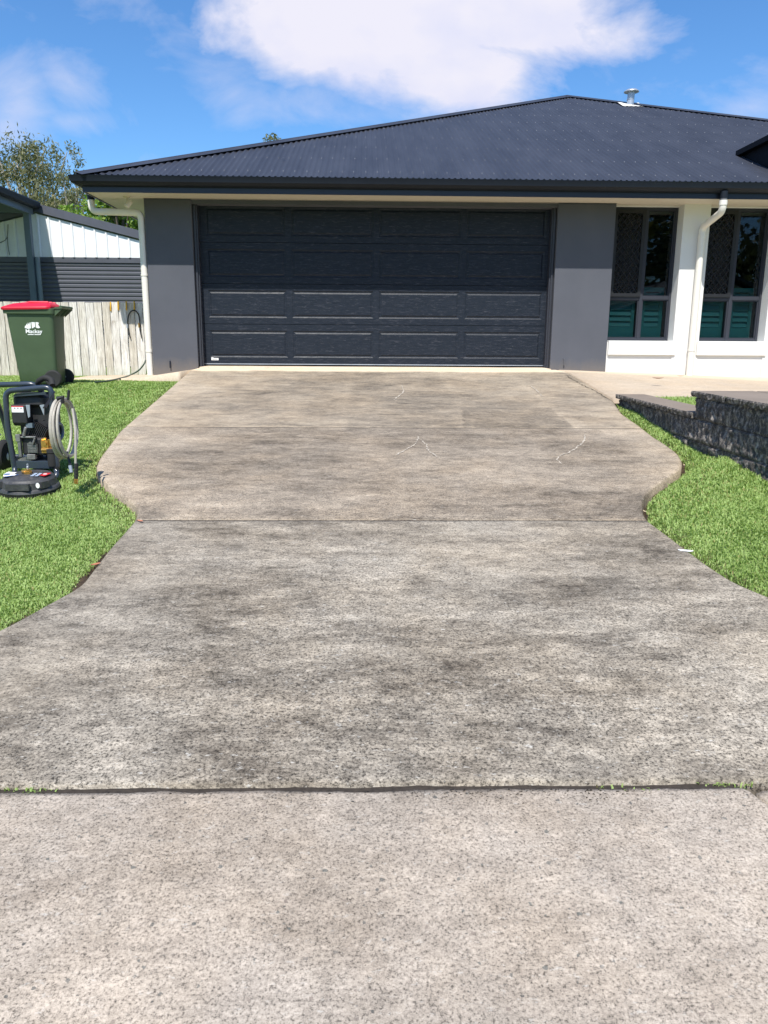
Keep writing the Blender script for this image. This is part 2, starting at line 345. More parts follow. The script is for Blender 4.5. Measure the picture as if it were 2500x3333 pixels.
def m_leafy(name, c1, c2, transl=0.35, rough=0.55):
    mt, t, p = newmat(name); a = t.nodes.new('ShaderNodeAttribute'); a.attribute_name = 'tone'
    sp = t.nodes.new('ShaderNodeSeparateColor'); t.links.new(a.outputs['Color'], sp.inputs[0])
    c = mix(t, sp.outputs[0], c1, c2); c = mix(t, sp.outputs[1], c, (0.40, 0.33, 0.15))
    t.links.new(c, p.inputs['Base Color']); p.inputs['Roughness'].default_value = rough; p.inputs['Specular IOR Level'].default_value = 0.35
    tl = t.nodes.new('ShaderNodeBsdfTranslucent'); t.links.new(mix(t, 1.0, c, (1.3, 1.35, 0.7), 'MULTIPLY'), tl.inputs[0])
    ms = t.nodes.new('ShaderNodeMixShader'); ms.inputs[0].default_value = transl
    t.links.new(p.outputs[0], ms.inputs[1]); t.links.new(tl.outputs[0], ms.inputs[2]); t.links.new(ms.outputs[0], t.nodes['Material Output'].inputs[0]); return mt
M_GRASS = m_leafy('grass_blade', (0.22, 0.345, 0.085), (0.44, 0.56, 0.21))
M_GUM = m_leafy('gum_leaf', (0.085, 0.10, 0.045), (0.22, 0.22, 0.11), 0.25)
M_LUSH = m_leafy('lush_leaf', (0.14, 0.25, 0.035), (0.36, 0.48, 0.11), 0.4)
M_BARK2 = paint('bark_brown', (0.10, 0.08, 0.06), 0.9, var=0.3, bs=0.4)
M_BARK = paint('bark_pale', (0.34, 0.30, 0.25), 0.85, var=0.3, bs=0.4)
def m_ground():
    mt, t, p = newmat('soil_and_thatch')
    a = t.nodes.new('ShaderNodeAttribute'); a.attribute_name = 'tone'; sp = t.nodes.new('ShaderNodeSeparateColor'); t.links.new(a.outputs['Color'], sp.inputs[0])
    n_ = nz(t, 25, 6, 0.7); soil = mix(t, ramp(t, n_, [(0.4, 0), (0.6, 1)]), (0.035, 0.022, 0.013), (0.085, 0.055, 0.030))
    c = mix(t, sp.outputs[0], mix(t, ramp(t, n_, [(0.35, 0), (0.65, 1)]), (0.13, 0.19, 0.05), (0.24, 0.32, 0.10)), soil)
    c = mix(t, ramp(t, nz(t, 90, 4, 0.7), [(0.6, 0), (0.7, 0.6)]), c, (0.20, 0.14, 0.08))
    t.links.new(c, p.inputs['Base Color']); p.inputs['Roughness'].default_value = 0.95; bump(t, p, nz(t, 60, 5, 0.7), 0.8, 0.02); return mt
M_GROUND = m_ground()
def m_paling():
    mt, t, p = newmat('weathered_paling')
    oi = t.nodes.new('ShaderNodeAttribute'); oi.attribute_name = 'tone'; sp = t.nodes.new('ShaderNodeSeparateColor'); t.links.new(oi.outputs['Color'], sp.inputs[0])
    g = nz(t, 9, 8, 0.7, (7, 1, 0.6), dist=0.4)
    c = mix(t, ramp(t, g, [(0.35, 0), (0.65, 1)]), (0.46, 0.43, 0.385), (0.88, 0.86, 0.82))
    c = mix(t, sp.outputs[0], c, mix(t, 1.0, c, (0.78, 0.74, 0.66), 'MULTIPLY'))
    c = mix(t, ramp(t, nz(t, 5, 6, 0.75, (1.5, 1, 0.8), off=(3, 3, 3)), [(0.60, 0), (0.72, 0.6)]), c, (0.22, 0.17, 0.12))
    tcn = t.nodes.new('ShaderNodeTexCoord'); s3 = t.nodes.new('ShaderNodeSeparateXYZ'); t.links.new(tcn.outputs['Object'], s3.inputs[0])
    low = mth('MULTIPLY', mth('SUBTRACT', 1.22, mth('ADD', s3.outputs[2], mth('MULTIPLY', nz(t, 6, 5, 0.7), 0.35, tree=t), tree=t), tree=t), 2.0, clamp=True, tree=t)
    c = mix(t, mth('MULTIPLY', low, 0.6, tree=t), c, (0.40, 0.33, 0.17))
    t.links.new(c, p.inputs['Base Color']); p.inputs['Roughness'].default_value = 0.9; bump(t, p, g, 0.5, 0.006); return mt
M_PALING = m_paling()
def m_block():
    mt, t, p = newmat('split_face_block')
    n = nz(t, 24, 8, 0.75, (1, 1, 0.6))
    c = mix(t, ramp(t, n, [(0.47, 0), (0.66, 1)]), (0.066, 0.060, 0.056), (0.44, 0.39, 0.34))  # light end of the mix paints sun glints onto the split faces
    t.links.new(c, p.inputs['Base Color']); p.inputs['Roughness'].default_value = 0.8; bump(t, p, nz(t, 60, 6, 0.8), 1.0, 0.012); return mt
M_BLOCK = m_block()
M_CAP = m_rendered('cap_block', (0.225, 0.185, 0.15), 0.3, 0.12)

# ------------------------------------------------------------------ numpy noise
def vnoise(x, y, seed=0):
    xi = np.floor(x).astype(np.int64); yi = np.floor(y).astype(np.int64); fx = x-xi; fy = y-yi
    fx = fx*fx*(3-2*fx); fy = fy*fy*(3-2*fy)
    def h(a, b):
        n = (a*374761393+b*668265263+seed*1274126177) & 0x7fffffff; n = ((n ^ (n >> 13))*1103515245) & 0x7fffffff
        return ((n ^ (n >> 16)) & 0xffff)/65535.0
    return (h(xi, yi)*(1-fx)+h(xi+1, yi)*fx)*(1-fy)+(h(xi, yi+1)*(1-fx)+h(xi+1, yi+1)*fx)*fy
def fbm(x, y, o=5, seed=0, gain=0.55):
    s = 0; a = 1; tot = 0
    for i in range(o): s = s+a*vnoise(x*2**i+17*i, y*2**i-9*i, seed+i); tot += a; a *= gain
    return s/tot

# ------------------------------------------------------------------ driveway outline (measured edge points on the sloping ground)
LE = [(166, 1959), (264, 1906), (362, 1778), (440, 1692), (452, 1657), (437, 1640), (407, 1620), (370, 1592), (339, 1567), (320, 1545), (312, 1522), (324, 1492), (392, 1401), (497, 1311), (610, 1213)]
RE = [(2499, 1939), (2406, 1903), (2334, 1859), (2225, 1780), (2153, 1725), (2102, 1689), (2092, 1664), (2090, 1635), (2102, 1610), (2131, 1584), (2175, 1555), (2215, 1528), (2222, 1505), (2207, 1476), (2160, 1440), (2124, 1418), (2078, 1382), (2024, 1346), (1996, 1304)]
le = sorted([(slope(*p)[1], slope(*p)[0]) for p in LE]+[(3.03, -1.51), (2.6, -1.83), (2.05, -2.45), (11.26, -2.36)])
re_ = sorted([(slope(*p)[1], slope(*p)[0]) for p in RE]+[(2.8, 2.15), (2.05, 2.75), (9.2, 2.70), (11.26, 2.70)])
def mono(e):
    out = [e[0]]
    for q in e[1:]:
        if q[0] > out[-1][0]+0.02: out.append(q)
    y = np.array([q[0] for q in out]); x = np.array([q[1] for q in out])
    yy_ = np.arange(2.0, 11.4, 0.02); xx = np.interp(yy_, y, x)
    k = np.ones(9)/9; xs = np.convolve(np.pad(xx, 4, mode='edge'), k, 'valid'); return yy_, xs
LY, LX = mono(le); RY, RX = mono(re_)
xl = lambda y: np.interp(y, LY, LX); xr = lambda y: np.interp(y, RY, RX)
pzv = np.vectorize(pz)

def slab(name, ya, yb, fl, fr, mt, tone, zf, thick=0.11, nx=220, dy=0.03):
    ys = np.linspace(ya, yb, max(3, int((yb-ya)/dy)+1)); u = np.linspace(0, 1, nx)
    L_ = np.array([fl(y) for y in ys]); R_ = np.array([fr(y) for y in ys])
    X = L_[:, None]+(R_-L_)[:, None]*u[None, :]; Y = np.repeat(ys[:, None], nx, 1)
    if ya > 2.04 and ya < 2.1: Y[0, :] += (fbm(X[0]*6, X[0]*0+3, 5, 71, 0.7)-0.5)*0.022+0.003
    if yb > 2.0 and yb < 2.04: Y[-1, :] -= (fbm(X[-1]*5, X[-1]*0+9, 5, 72, 0.7)-0.42)*0.030*(X[-1] > -1.2)
    Z = zf(X, Y)+(fbm(X*2, Y*2, 3, 5)-0.5)*0.006
    # slightly rounded arrises
    ex = np.minimum(X-L_[:, None], R_[:, None]-X); ey = np.minimum(Y-ya, yb-Y)
    Z -= 0.010*np.clip(1-ex/0.02, 0, 1)**2+0.003*np.clip(1-ey/0.03, 0, 1)**2
    n = len(ys); V = np.stack([X, Y, Z], -1).reshape(-1, 3); idx = np.arange(n*nx).reshape(n, nx)
    F = np.stack([idx[:-1, :-1], idx[:-1, 1:], idx[1:, 1:], idx[1:, :-1]], -1).reshape(-1, 4)
    rim = np.concatenate([idx[0, :], idx[1:, -1], idx[-1, -2::-1], idx[-2:0:-1, 0]])
    low = V[rim].copy(); low[:, 2] -= thick; b = len(V); V = np.concatenate([V, low]); k = len(rim); j = np.arange(k)
    F = np.concatenate([F, np.stack([rim, b+j, b+(j+1) % k, rim[(j+1) % k]], -1)])
    T = tone(X, Y).reshape(-1, 3); T = np.concatenate([T, T[rim]]); T = np.clip(T, 0, 2)
    o = npmesh(name, V, F, mt, T); tag(o, kind='structure'); return o
zplane = lambda X, Y: pzv(Y)
def bump2(X, Y, cx, cy, rx, ry): return np.exp(-(((X-cx)/rx)**2+((Y-cy)/ry)**2))
def px_bump(X, Y, x, y, rx, ry):
    c = slope(x, y); e = slope(x+rx, y); g = slope(x, y-ry); kx = abs(e[0]-c[0]); ky = abs(g[1]-c[1])
    Xw = X+(fbm(X*3.1+y*0.01, Y*3.1, 4, 91)-0.5)*kx*2.2; Yw = Y+(fbm(X*2.3+x*0.01, Y*4.1, 4, 92)-0.5)*ky*3.0+0.25*kx*(fbm(X*0.9, Y*0.9, 2, 93)-0.5)
    return 1.05*bump2(Xw, Yw, c[0], c[1], abs(e[0]-c[0]), abs(g[1]-c[1]))
def tone_far(X, Y):     # slab below the garage door: warm, worn, bleached strip under the eave drip line
    s = 0.38+0.36*(fbm(X*0.8, Y*1.1, 5, 11, 0.66)-0.5)*2+0.30*(fbm(X*4, Y*7, 5, 13, 0.75)-0.5)*2
    s += 2.4*np.clip((Y-10.30+0.12*(fbm(X*3, Y*3, 3, 8)-0.5))/0.18, 0, 1)
    s += 0.45*np.exp(-np.abs(X-xl(Y))/0.5)+0.40*np.exp(-np.abs(X-xr(Y))/0.35)*(Y < 9.5)
    s -= 0.30*px_bump(X, Y, 1300, 1320, 700, 50)+0.25*px_bump(X, Y, 1000, 1250, 500, 20)
    # darker rectangle left where something stood
    P = [slope(*p) for p in ((1500, 1325), (1780, 1318), (1860, 1385), (1510, 1392))]
    cx = np.interp(Y, [P[3][1], P[0][1]], [P[3][0], P[0][0]]); cx2 = np.interp(Y, [P[3][1], P[0][1]], [P[2][0], P[1][0]])
    s -= 0.38*((X > cx) & (X < cx2) & (Y < P[0][1]))
    for tx in (-1.6, -0.2, 1.0, 1.9): s += 0.10*np.exp(-((X-tx)/0.06)**2)
    s -= 0.30*np.exp(-np.abs((X-2.63)+0.06*(fbm(X*0+1, Y*3, 3, 2)-0.5))/0.10)
    return np.stack([s, 0.32+0*s, 0.0*s], -1)
def tone_mid(X, Y):
    s = 0.30+0.32*(fbm(X*0.8+3, Y*1.5, 6, 21, 0.66)-0.5)*2+0.35*(fbm(X*4+1, Y*9, 5, 23, 0.75)-0.5)*2
    for a in [(560, 1430, 130, 30, .28), (350, 1480, 60, 40, .20), (1620, 1480, 150, 40, .22), (2090, 1450, 90, 50, .35), (2130, 1520, 70, 30, .15), (520, 1620, 200, 30, .12), (1350, 1620, 300, 30, .10)]:
        s += a[4]*px_bump(X, Y, *a[:4])
    for a in [(1250, 1430, 500, 25, .22), (1900, 1440, 120, 60, .22), (800, 1500, 250, 60, .12), (1900, 1620, 250, 40, .15), (480, 1660, 60, 30, .3), (2090, 1600, 60, 60, .2), (460, 1530, 120, 40, .15)]:
        s -= a[4]*px_bump(X, Y, *a[:4])
    s += 0.40*np.exp(-np.abs(X-xl(Y))/0.35)*(Y > 5)+0.35*np.exp(-np.abs(X-xr(Y))/0.4)*(Y > 5)
    f = np.clip(1.15-(Y-4.4)/4.0, 0.7, 1.1)
    return np.stack([s, f, 0.1*f], -1)
def tone_near(X, Y):
    s = 0.30+0.28*(fbm(X*1.1+7, Y*2.6, 6, 31, 0.68)-0.5)*2+0.55*(fbm(X*4+1, Y*16, 5, 33, 0.8)-0.5)*1.6
    for a in [(560, 1780, 160, 60, .22), (240, 2080, 200, 160, .22), (430, 1900, 120, 70, .20), (1100, 1780, 80, 12, .3), (900, 1825, 80, 8, .25), (1000, 2030, 500, 14, .30), (1250, 2120, 300, 12, .22), (2100, 2060, 90, 60, .2), (600, 2300, 200, 50, .15), (300, 2160, 90, 14, .25), (1900, 2480, 300, 40, .12), (2450, 2350, 60, 90, .1)]:
        s += a[4]*px_bump(X, Y, *a[:4])
    for a in [(900, 1930, 350, 35, .30), (1700, 1940, 260, 45, .28), (1980, 1880, 260, 70, .18), (700, 2080, 260, 90, .20), (1450, 2190, 140, 40, .25), (90, 2350, 110, 160, .30), (330, 2330, 150, 60, .18), (560, 2470, 230, 40, .18), (1300, 2350, 300, 80, .10), (2300, 2380, 170, 120, .22), (2050, 2120, 160, 50, .15), (60, 2500, 140, 50, .25), (900, 2180, 220, 60, .2), (2150, 1750, 120, 60, .2)]:
        s -= a[4]*px_bump(X, Y, *a[:4])
    f = np.clip(1.0-0.35*(Y-2.4)/2.0, 0.6, 1.0)
    f = f*(1-0.35*px_bump(X, Y, 200, 2000, 260, 200))*(0.7+0.6*fbm(X*1.5, Y*2.5, 4, 35))
    return np.stack([s, f*1.6, 0.22+0*s], -1)
def tone_cross(X, Y):
    s = 0.60+0.42*(fbm(X*1.6+2, Y*2.2+4, 6, 41, 0.6)-0.5)*2+0.35*(fbm(X*9+2, Y*13, 5, 43, 0.75)-0.5)*2
    for a in [(150, 2720, 300, 120, .18), (1500, 2640, 700, 60, .18), (2300, 2900, 200, 400, -.10), (300, 3100, 300, 200, -.06), (1700, 3150, 400, 60, .05), (60, 2900, 90, 100, .12), (1350, 2900, 500, 150, -.05)]:
        s -= a[4]*px_bump(X, Y, *a[:4])
    s -= 0.22*np.exp(-(2.03-Y)/0.04)*(fbm(X*9, Y*9, 3, 4) > 0.45)
    return np.stack([s, 0.98+0*s, 1.0+0*s], -1)
J1, J2, J3 = 2.045, 4.405, 6.935
slab('driveway', J3+0.008, 10.99, xl, xr, M_FAR, tone_far, zplane)
slab('driveway', J2+0.007, J3-0.007, xl, xr, M_MID, tone_mid, zplane)
slab('driveway', J1+0.006, J2-0.006, xl, xr, M_DRIVE, tone_near, zplane, nx=320, dy=0.02)
def crr(y): return 1.165+max(0, (1.97-y))*0.75 if y < 1.97 else 1.165-0.02*(y-1.97)/0.06
slab('crossover', -0.6, J1-0.009, lambda y: -2.6, crr, M_CROSS, tone_cross, lambda X, Y: 0.104*Y-0.012, nx=320, dy=0.02)
slab('footpath', -0.6, J1-0.012, lambda y: crr(y)+0.02, lambda y: 6.0, M_CROSS, tone_cross, lambda X, Y: 0.104*Y-0.02)
# garage threshold, side path and front path
o = slab('threshold', 10.995, 11.30, lambda y: -2.33, lambda y: 2.62, M_PATH, lambda X, Y: np.stack([0.95+0*X, 0.3+0*X, 0*X], -1), lambda X, Y: 1.112+0*Y, nx=60)
def zsl(X, Y): return np.interp(X, [-4.2, -2.95, -2.36], [0.955, 0.985, 1.083])+0*Y
slab('side_path', 0, 1, lambda t: 0, lambda t: 1, M_PATH, lambda X, Y: np.stack([0.9+0*X, 0.3+0*X, 0*X], -1), lambda X, Y: 0*X, nx=30, dy=0.1)
sp_ = bpy.data.objects['side_path']
for v in sp_.data.vertices:      # bilinear patch from the driveway joint to its pointed outer end
    u, t = min(1, max(0, v.co.x)), min(1, max(0, v.co.y)); dz = v.co.z
    a = Vector((-3.95, 10.42)).lerp(Vector((-2.375, 10.0)), u); b = Vector((-4.0, 11.35)).lerp(Vector((-2.375, 11.2)), u); q = a.lerp(b, t)
    edge = 0.012 if dz > -0.05 else 0
    v.co = (q.x, q.y, float(np.interp(q.x, [-4.2, -2.95, -2.36], [0.95, 0.985, 1.075]))+(dz if dz < -0.05 else 0))
def tone_path(X, Y):
    s = 0.62+0.3*(fbm(X*1.2, Y*1.5, 4, 51)-0.5)*2+0.5*np.clip((Y-10.35)/0.2, 0, 1)
    s -= 0.35*np.exp(-np.abs(X-2.76)/0.12)
    return np.stack([s, 0.3+0*s, 0*s], -1)
def zpath(X, Y):
    u = np.clip((X-2.72)/2.6, 0, 1.6); a = pzv(Y); b = 1.0-0.042*(11-Y)
    return a*(1-np.minimum(u, 1))+b*np.minimum(u, 1)
slab('path', 8.42, 11.25, lambda y: 2.715+0.6*max(0, (8.5-y)/0.1)*0, lambda y: 9.0, M_PATH, tone_path, zpath, nx=200)

# light cement filler lines and the patched cracks
mb = MB()
def ribbon(pts, wd, z=0.002, jit=1.0):
    P = curve([slope(*p) for p in pts], 10); V = []
    for i, p in enumerate(P):
        t = (P[min(i+1, len(P)-1)]-P[max(i-1, 0)]); t.z = 0; t.normalize(); nrm = Vector((-t.y, t.x, 0))
        taper = min(1, i/3+0.2, (len(P)-1-i)/3+0.2); ww = wd*(0.15+random.random()*0.85)*taper; off = nrm*random.uniform(-1, 1)*0.008*jit
        for s_ in (-1, 1):
            q = p+off+nrm*ww*s_; V.append((q.x, q.y, pz(q.y)+z+0.002))
    mb.add(V, [(2*i, 2*i+1, 2*i+3, 2*i+2) for i in range(len(P)-1)])
for pts, wd in [([(1309, 1255), (1313, 1277), (1300, 1288), (1282, 1302)], .010), ([(1360, 1420), (1355, 1441), (1326, 1462), (1286, 1483)], .008), ([(1362, 1424), (1389, 1450), (1396, 1470), (1432, 1492)], .008), ([(1905, 1415), (1896, 1441), (1858, 1470), (1815, 1490), (1828, 1512)], .009), ([(1726, 1256), (1750, 1275), (1765, 1292)], .008)]:
    ribbon(pts, wd)
c_ = mb.build('cement_filler', paint('cement_filler_light', (0.44, 0.39, 0.32), 0.9, var=0.35, vs_=22)); tag(c_, kind='structure')
mb = MB(); ribbon([(1845, 1222), (1880, 1246), (1925, 1268), (1996, 1306)], .012, jit=2)

c_ = mb.build('joint_dirt', paint('joint_dirt_dark', (0.10, 0.08, 0.055), 0.95, var=0.3, vs_=40)); tag(c_, kind='structure')

for y0, y1, dz in ((J1-0.028, J1+0.022, 0.014), (J2-0.008, J2+0.009, 0.0045), (J3-0.009, J3+0.009, 0.0045)):
    n = 160; mb = MB(); V = []
    for i in range(n+1):
        x_ = (-2.6 if y0 < 3 else float(xl(y0))+0.01)+((3.72 if y0 < 3 else float(xr(y0)-xl(y0))-0.02))*i/n; e1, e2 = random.uniform(-1, 1), random.uniform(-1, 1)
        V += [(x_, y0-0.001+e1*0.001, pz(y0)-dz), (x_, y1+0.001, pz(y0)-dz+0.002)]
    mb.add(V, [(2*i, 2*i+2, 2*i+3, 2*i+1) for i in range(n)]); c_ = mb.build('joint_filler', M_JOINT); tag(c_, kind='structure')
mb = MB()
for i in range(260):
    px_ = random.choice([random.uniform(1250, 2150), random.gauss(1800, 200), random.uniform(0, 2450)]); q = slope(px_, 2556); yy_ = q[1]-abs(random.gauss(0, 0.022)) if random.random() < 0.7 else J1+random.uniform(-.012, .012)
    z_ = 0.104*yy_-(0.011 if yy_ < J1-0.013 else 0.018); r_ = random.uniform(0.0015, 0.0045); c0 = Vector((q[0], yy_, z_))
    mb.add([c0+Vector((r_*random.uniform(.6, 1.6), 0, 0)), c0+Vector((-r_*random.uniform(.6, 1.6), r_*random.uniform(-1, 1), 0)), c0+Vector((0, r_*1.2, 0)), c0+Vector((0, -r_*0.5, r_*random.uniform(.4, 1)))], [(0, 1, 2), (0, 1, 3), (1, 2, 3), (0, 2, 3)])
c_ = mb.build('joint_debris', M_JOINT); tag(c_, 'dark dirt crumbs along the expansion joint of the driveway', 'dirt', kind='stuff')
# ------------------------------------------------------------------ ground sheet
WL = lambda y: 2.60+(y-4.5)*0.032          # front line of the retaining wall
def Hgt(X, Y):
    base = np.where(Y < -0.6, -0.0624+0*Y, 0.104*Y)
    left = np.minimum(base-0.052, 0.935)
    mid = np.minimum(base-0.13, 0.97)
    strip = base-0.052
    lift = np.clip(0.5*(X-xr(Y)-0.05), 0, 0.15)*(Y > 2.2)*(Y < 8.4)
    strip = strip+lift
    up = np.where(Y > 8.35, np.minimum(zpath(X, Y)-0.05, 0.97), 0.875)
    up = np.where(Y < 2.4, np.minimum(strip, up), up)
    xl_ = xl(Y); xr_ = xr(Y); wl = 2.60+(Y-4.5)*0.032
    H = np.where(X < xl_-0.005, left, np.where(X < xr_+0.005, mid, np.where((X < wl+0.12) & (Y < 8.4), strip, up)))
    H = np.where(Y < 2.0, base-0.14, H)
    H = np.where(Y > 11.3, 0.93, H)
    return H
xs = np.concatenate([np.array([-900, -400, -150, -60, -25, -12]), np.arange(-8, -2.5, 0.15), np.arange(-2.5, 3.2, 0.05), np.arange(3.2, 9.2, 0.15), np.array([12, 25, 60, 150, 400, 900])])
ys = np.concatenate([np.array([-900, -300, -80, -25, -8, -2]), np.arange(-1, 11.6, 0.06), np.array([12, 14, 18, 30, 60, 150, 400, 900])])
X, Y = np.meshgrid(xs, ys); Z = Hgt(X, Y); idx = np.arange(X.size).reshape(X.shape)
F = np.stack([idx[:-1, :-1], idx[:-1, 1:], idx[1:, 1:], idx[1:, :-1]], -1).reshape(-1, 4)
Td = np.minimum(np.abs(X-xl(Y)+0.04)/0.09, np.abs(X-xr(Y)-0.03)/0.07); Td = np.clip(1.6-Td, 0, 1)*((Y > 2) & (Y < 11.4)); Td = np.where((X > xl(Y)) & (X < xr(Y)) | ((Y < 2.3)&(Y>-1)), 1.0, Td)
g = npmesh('ground', np.stack([X, Y, Z], -1).reshape(-1, 3), F, M_GROUND, np.stack([Td, 0*Td, 0*Td], -1).reshape(-1, 3)); tag(g, kind='structure')

# ------------------------------------------------------------------ lawns
def blades(name, label, regions):
    Ps = []
    for x0, x1, y0, y1, dens, hgt, keep in regions:
        n = int((x1-x0)*(y1-y0)*dens); x = RNG.uniform(x0, x1, n); y = RNG.uniform(y0, y1, n); k = keep(x, y); x = x[k]; y = y[k]
        Ps.append(np.stack([x, y, Hgt(x, y), np.full(len(x), hgt)], -1))
    P = np.concatenate(Ps); n = len(P)
    # blades grow in small tufts that lean together
    tl = fbm(P[:, 0]*14, P[:, 1]*14, 3, 3); az = (fbm(P[:, 0]*9, P[:, 1]*9, 2, 9)*4*np.pi)+RNG.normal(0, 1.8, n)
    h = P[:, 3]*RNG.uniform(0.55, 1.25, n)*(0.85+0.3*tl); lean = RNG.uniform(0.15, 1.0, n); wdt = RNG.uniform(0.0018, 0.0036, n)*(0.8+0.06*P[:, 1])
    d = np.stack([np.cos(az), np.sin(az), 0*az], -1); s = np.stack([-np.sin(az), np.cos(az), 0*az], -1)
    b = P[:, :3].copy(); b[:, 2] -= 0.004
    up = np.array([0, 0, 1.0])
    m1 = b+up*(h*0.62)[:, None]+d*(h*lean*0.28)[:, None]; tp = b+up*(h*(1-0.35*lean))[:, None]+d*(h*lean*0.95)[:, None]
    w_ = wdt[:, None]
    V = np.stack([b-s*w_*0.8, b+s*w_*0.8, m1-s*w_, m1+s*w_, tp+s*w_*0.15], 1).reshape(-1, 3)
    i = (np.arange(n)*5)[:, None]
    F = np.concatenate([i+np.array([[0, 1, 3]]), i+np.array([[0, 3, 2]]), i+np.array([[2, 3, 4]])])
    c = 0.15+0.75*fbm(P[:, 0]*2.2, P[:, 1]*2.2, 4, 77)+RNG.normal(0, 0.16, n)
    dry = (RNG.uniform(0, 1, n) < 0.035+0.10*np.clip(fbm(P[:, 0]*1.5, P[:, 1]*1.5, 3, 88)-0.55, 0, 1)*4)*RNG.uniform(0.4, 1, n)
    T = np.repeat(np.stack([np.clip(c, 0, 1), dry, 0*c], -1), 5, 0)
    o = npmesh(name, V, F, M_GRASS, T); tag(o, label, 'lawn', kind='stuff'); return o
gapL = lambda x, y: x < xl(y)-0.010-0.048*np.clip((4.6-y)/1.0, 0, 1)*(0.2+1.6*fbm(x*0+2, y*9, 4, 5, 0.7))-0.03*(y > 5.7)*fbm(x*0, y*9, 3, 6)
rL = [(-4.2, -1.2, 2.15, 4.5, 21000, 0.024, lambda x, y: gapL(x, y) & (x > -0.62*y-0.9)),
      (-6.0, -1.3, 4.5, 7.5, 13000, 0.026, lambda x, y: gapL(x, y) & (x > -0.58*y-0.8)),
      (-7.4, -2.0, 7.5, 11.5, 8000, 0.032, lambda x, y: gapL(x, y) & (x > -0.56*y-0.8) & ~((y > 10.42-0.266*(x+3.95)) & (x > -3.95)) & (y < 11.42))]
blades('lawn_grass', 'short green lawn left of the driveway under the bin and washer', rL)
gapR = lambda x, y: (x > xr(y)+0.012+0.035*fbm(x*0+2, y*7, 3, 5)) & (x < 2.60+(y-4.5)*0.032-0.005)
rR = [(1.6, 2.9, 2.3, 4.6, 21000, 0.026, gapR), (1.6, 2.8, 4.6, 8.35, 14000, 0.032, gapR)]
blades('lawn_grass', 'green lawn strip between the driveway and the dark block wall', rR)
rU = [(2.85, 6.2, 6.2, 8.40, 6500, 0.05, lambda x, y: (x > 2.60+(y-4.5)*0.032+0.30)), (2.9, 6.0, 3.0, 6.0, 2500, 0.05, lambda x, y: (x > 3.05+(y-4.5)*0.032))]
blades('lawn_grass', 'small raised patch of grass behind the low block wall', rU)
# weeds in the expansion joint and by the slab corner
wd = []
for x, y, k in [(60, 2556, 26), (130, 2560, 16), (10, 2550, 20), (2320, 2538, 30), (2400, 2542, 26), (2110, 2556, 12), (1990, 2552, 10)]:
    c0 = slope(x, y); wd.append((c0[0]-0.05, c0[0]+0.05, c0[1]-0.012, c0[1]+0.012, k/0.0024, 0.020, lambda a, b: a > -99))
_H = Hgt
def Hgt(X, Y): return 0.104*Y-0.02
blades('joint_weed', 'sparse green weeds sprouting in the expansion joint of the driveway', wd)
bpy.data.objects['joint_weed']['category'] = 'weeds'
Hgt = _H
# straw-coloured dead runners over the slab edge

# ================================================================== HOUSE
YF = 11.0; ZS = 3.31
house = thing('house', 'single storey house with charcoal double garage, white window walls and dark corrugated roof', 'house', (0, 11.0, 1.0))
def ch(mb_, name, mats, parent=house, **k):
    o = mb_.build(name, mats, parent, **k); o.matrix_parent_inverse = parent.matrix_world.inverted() if parent is not house and parent.type != 'EMPTY' else Matrix.Translation(-Vector(parent.location)); return o
def sub(mb_, name, mats, parent, **k):
    return mb_.build(name, mats, parent, **k)      # parts of the house already sit in world space
# garage piers
for a, b in ((-2.972, -2.345), (2.605, 3.398)):
    mb = MB(); mb.box(a, b, YF, YF+0.5, 0.90, ZS+0.02); ch(mb, 'pier', M_GREY, bevel=0.006)
mb = MB(); mb.box(-2.345, 2.605, YF+0.02, YF+0.22, ZS-0.055, ZS+0.02); ch(mb, 'lintel', M_GREY)
# body of the house behind (white side walls)
mb = MB()
mb.box(-2.965, -2.75, YF+0.45, 24.5, 0.85, ZS+0.02); mb.box(-2.8, 11.6, 24.3, 24.5, 0.85, ZS+0.02)
mb.box(11.6, 11.8, YF, 24.5, 0.85, ZS+0.02)
ch(mb, 'wall', M_WHITE)
# white front wall with two window openings (pier plane at YF-0.0, spandrel below)
W = [(3.398+0.02, 4.33), (4.70, 5.63)]
WZ0, WZ1 = 1.50, ZS
mb = MB()
mb.box(3.398, 6.3, YF+0.012, YF+0.30, 0.85, WZ0-0.02)
mb.box(W[0][1], W[1][0], YF, YF+0.32, 0.85, ZS+0.02)
mb.box(W[1][1], 11.6, YF, YF+0.32, 0.85, ZS+0.02)
mb.box(W[0][0]-0.02, W[0][0], YF+0.2, YF+0.42, WZ0, ZS+0.02)
mb.box(W[0][0], W[0][1], YF+0.16, YF+0.30, ZS-0.012, ZS+0.02)
mb.box(W[1][0], W[1][1], YF+0.16, YF+0.30, ZS-0.012, ZS+0.02)
ch(mb, 'front_wall', M_WHITE, bevel=0.004)
for a, b in W:
    mb = MB(); mb.box(a-0.005 if a < 4 else a-0.03, b+0.04, YF-0.025, YF+0.20, WZ0-0.20, WZ0-0.002)
    ch(mb, 'sill_block', M_WHITE, bevel=0.006)
# rooms behind
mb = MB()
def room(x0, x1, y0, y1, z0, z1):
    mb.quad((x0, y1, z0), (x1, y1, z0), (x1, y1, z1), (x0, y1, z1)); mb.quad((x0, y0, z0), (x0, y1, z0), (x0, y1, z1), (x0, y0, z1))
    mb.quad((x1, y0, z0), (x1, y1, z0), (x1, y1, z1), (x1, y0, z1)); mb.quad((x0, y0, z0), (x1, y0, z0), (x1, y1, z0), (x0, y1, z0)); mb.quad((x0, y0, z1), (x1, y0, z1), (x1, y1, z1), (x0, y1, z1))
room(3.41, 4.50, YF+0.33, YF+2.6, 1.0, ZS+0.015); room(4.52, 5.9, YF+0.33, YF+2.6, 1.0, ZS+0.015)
ch(mb, 'room', M_DARKROOM)

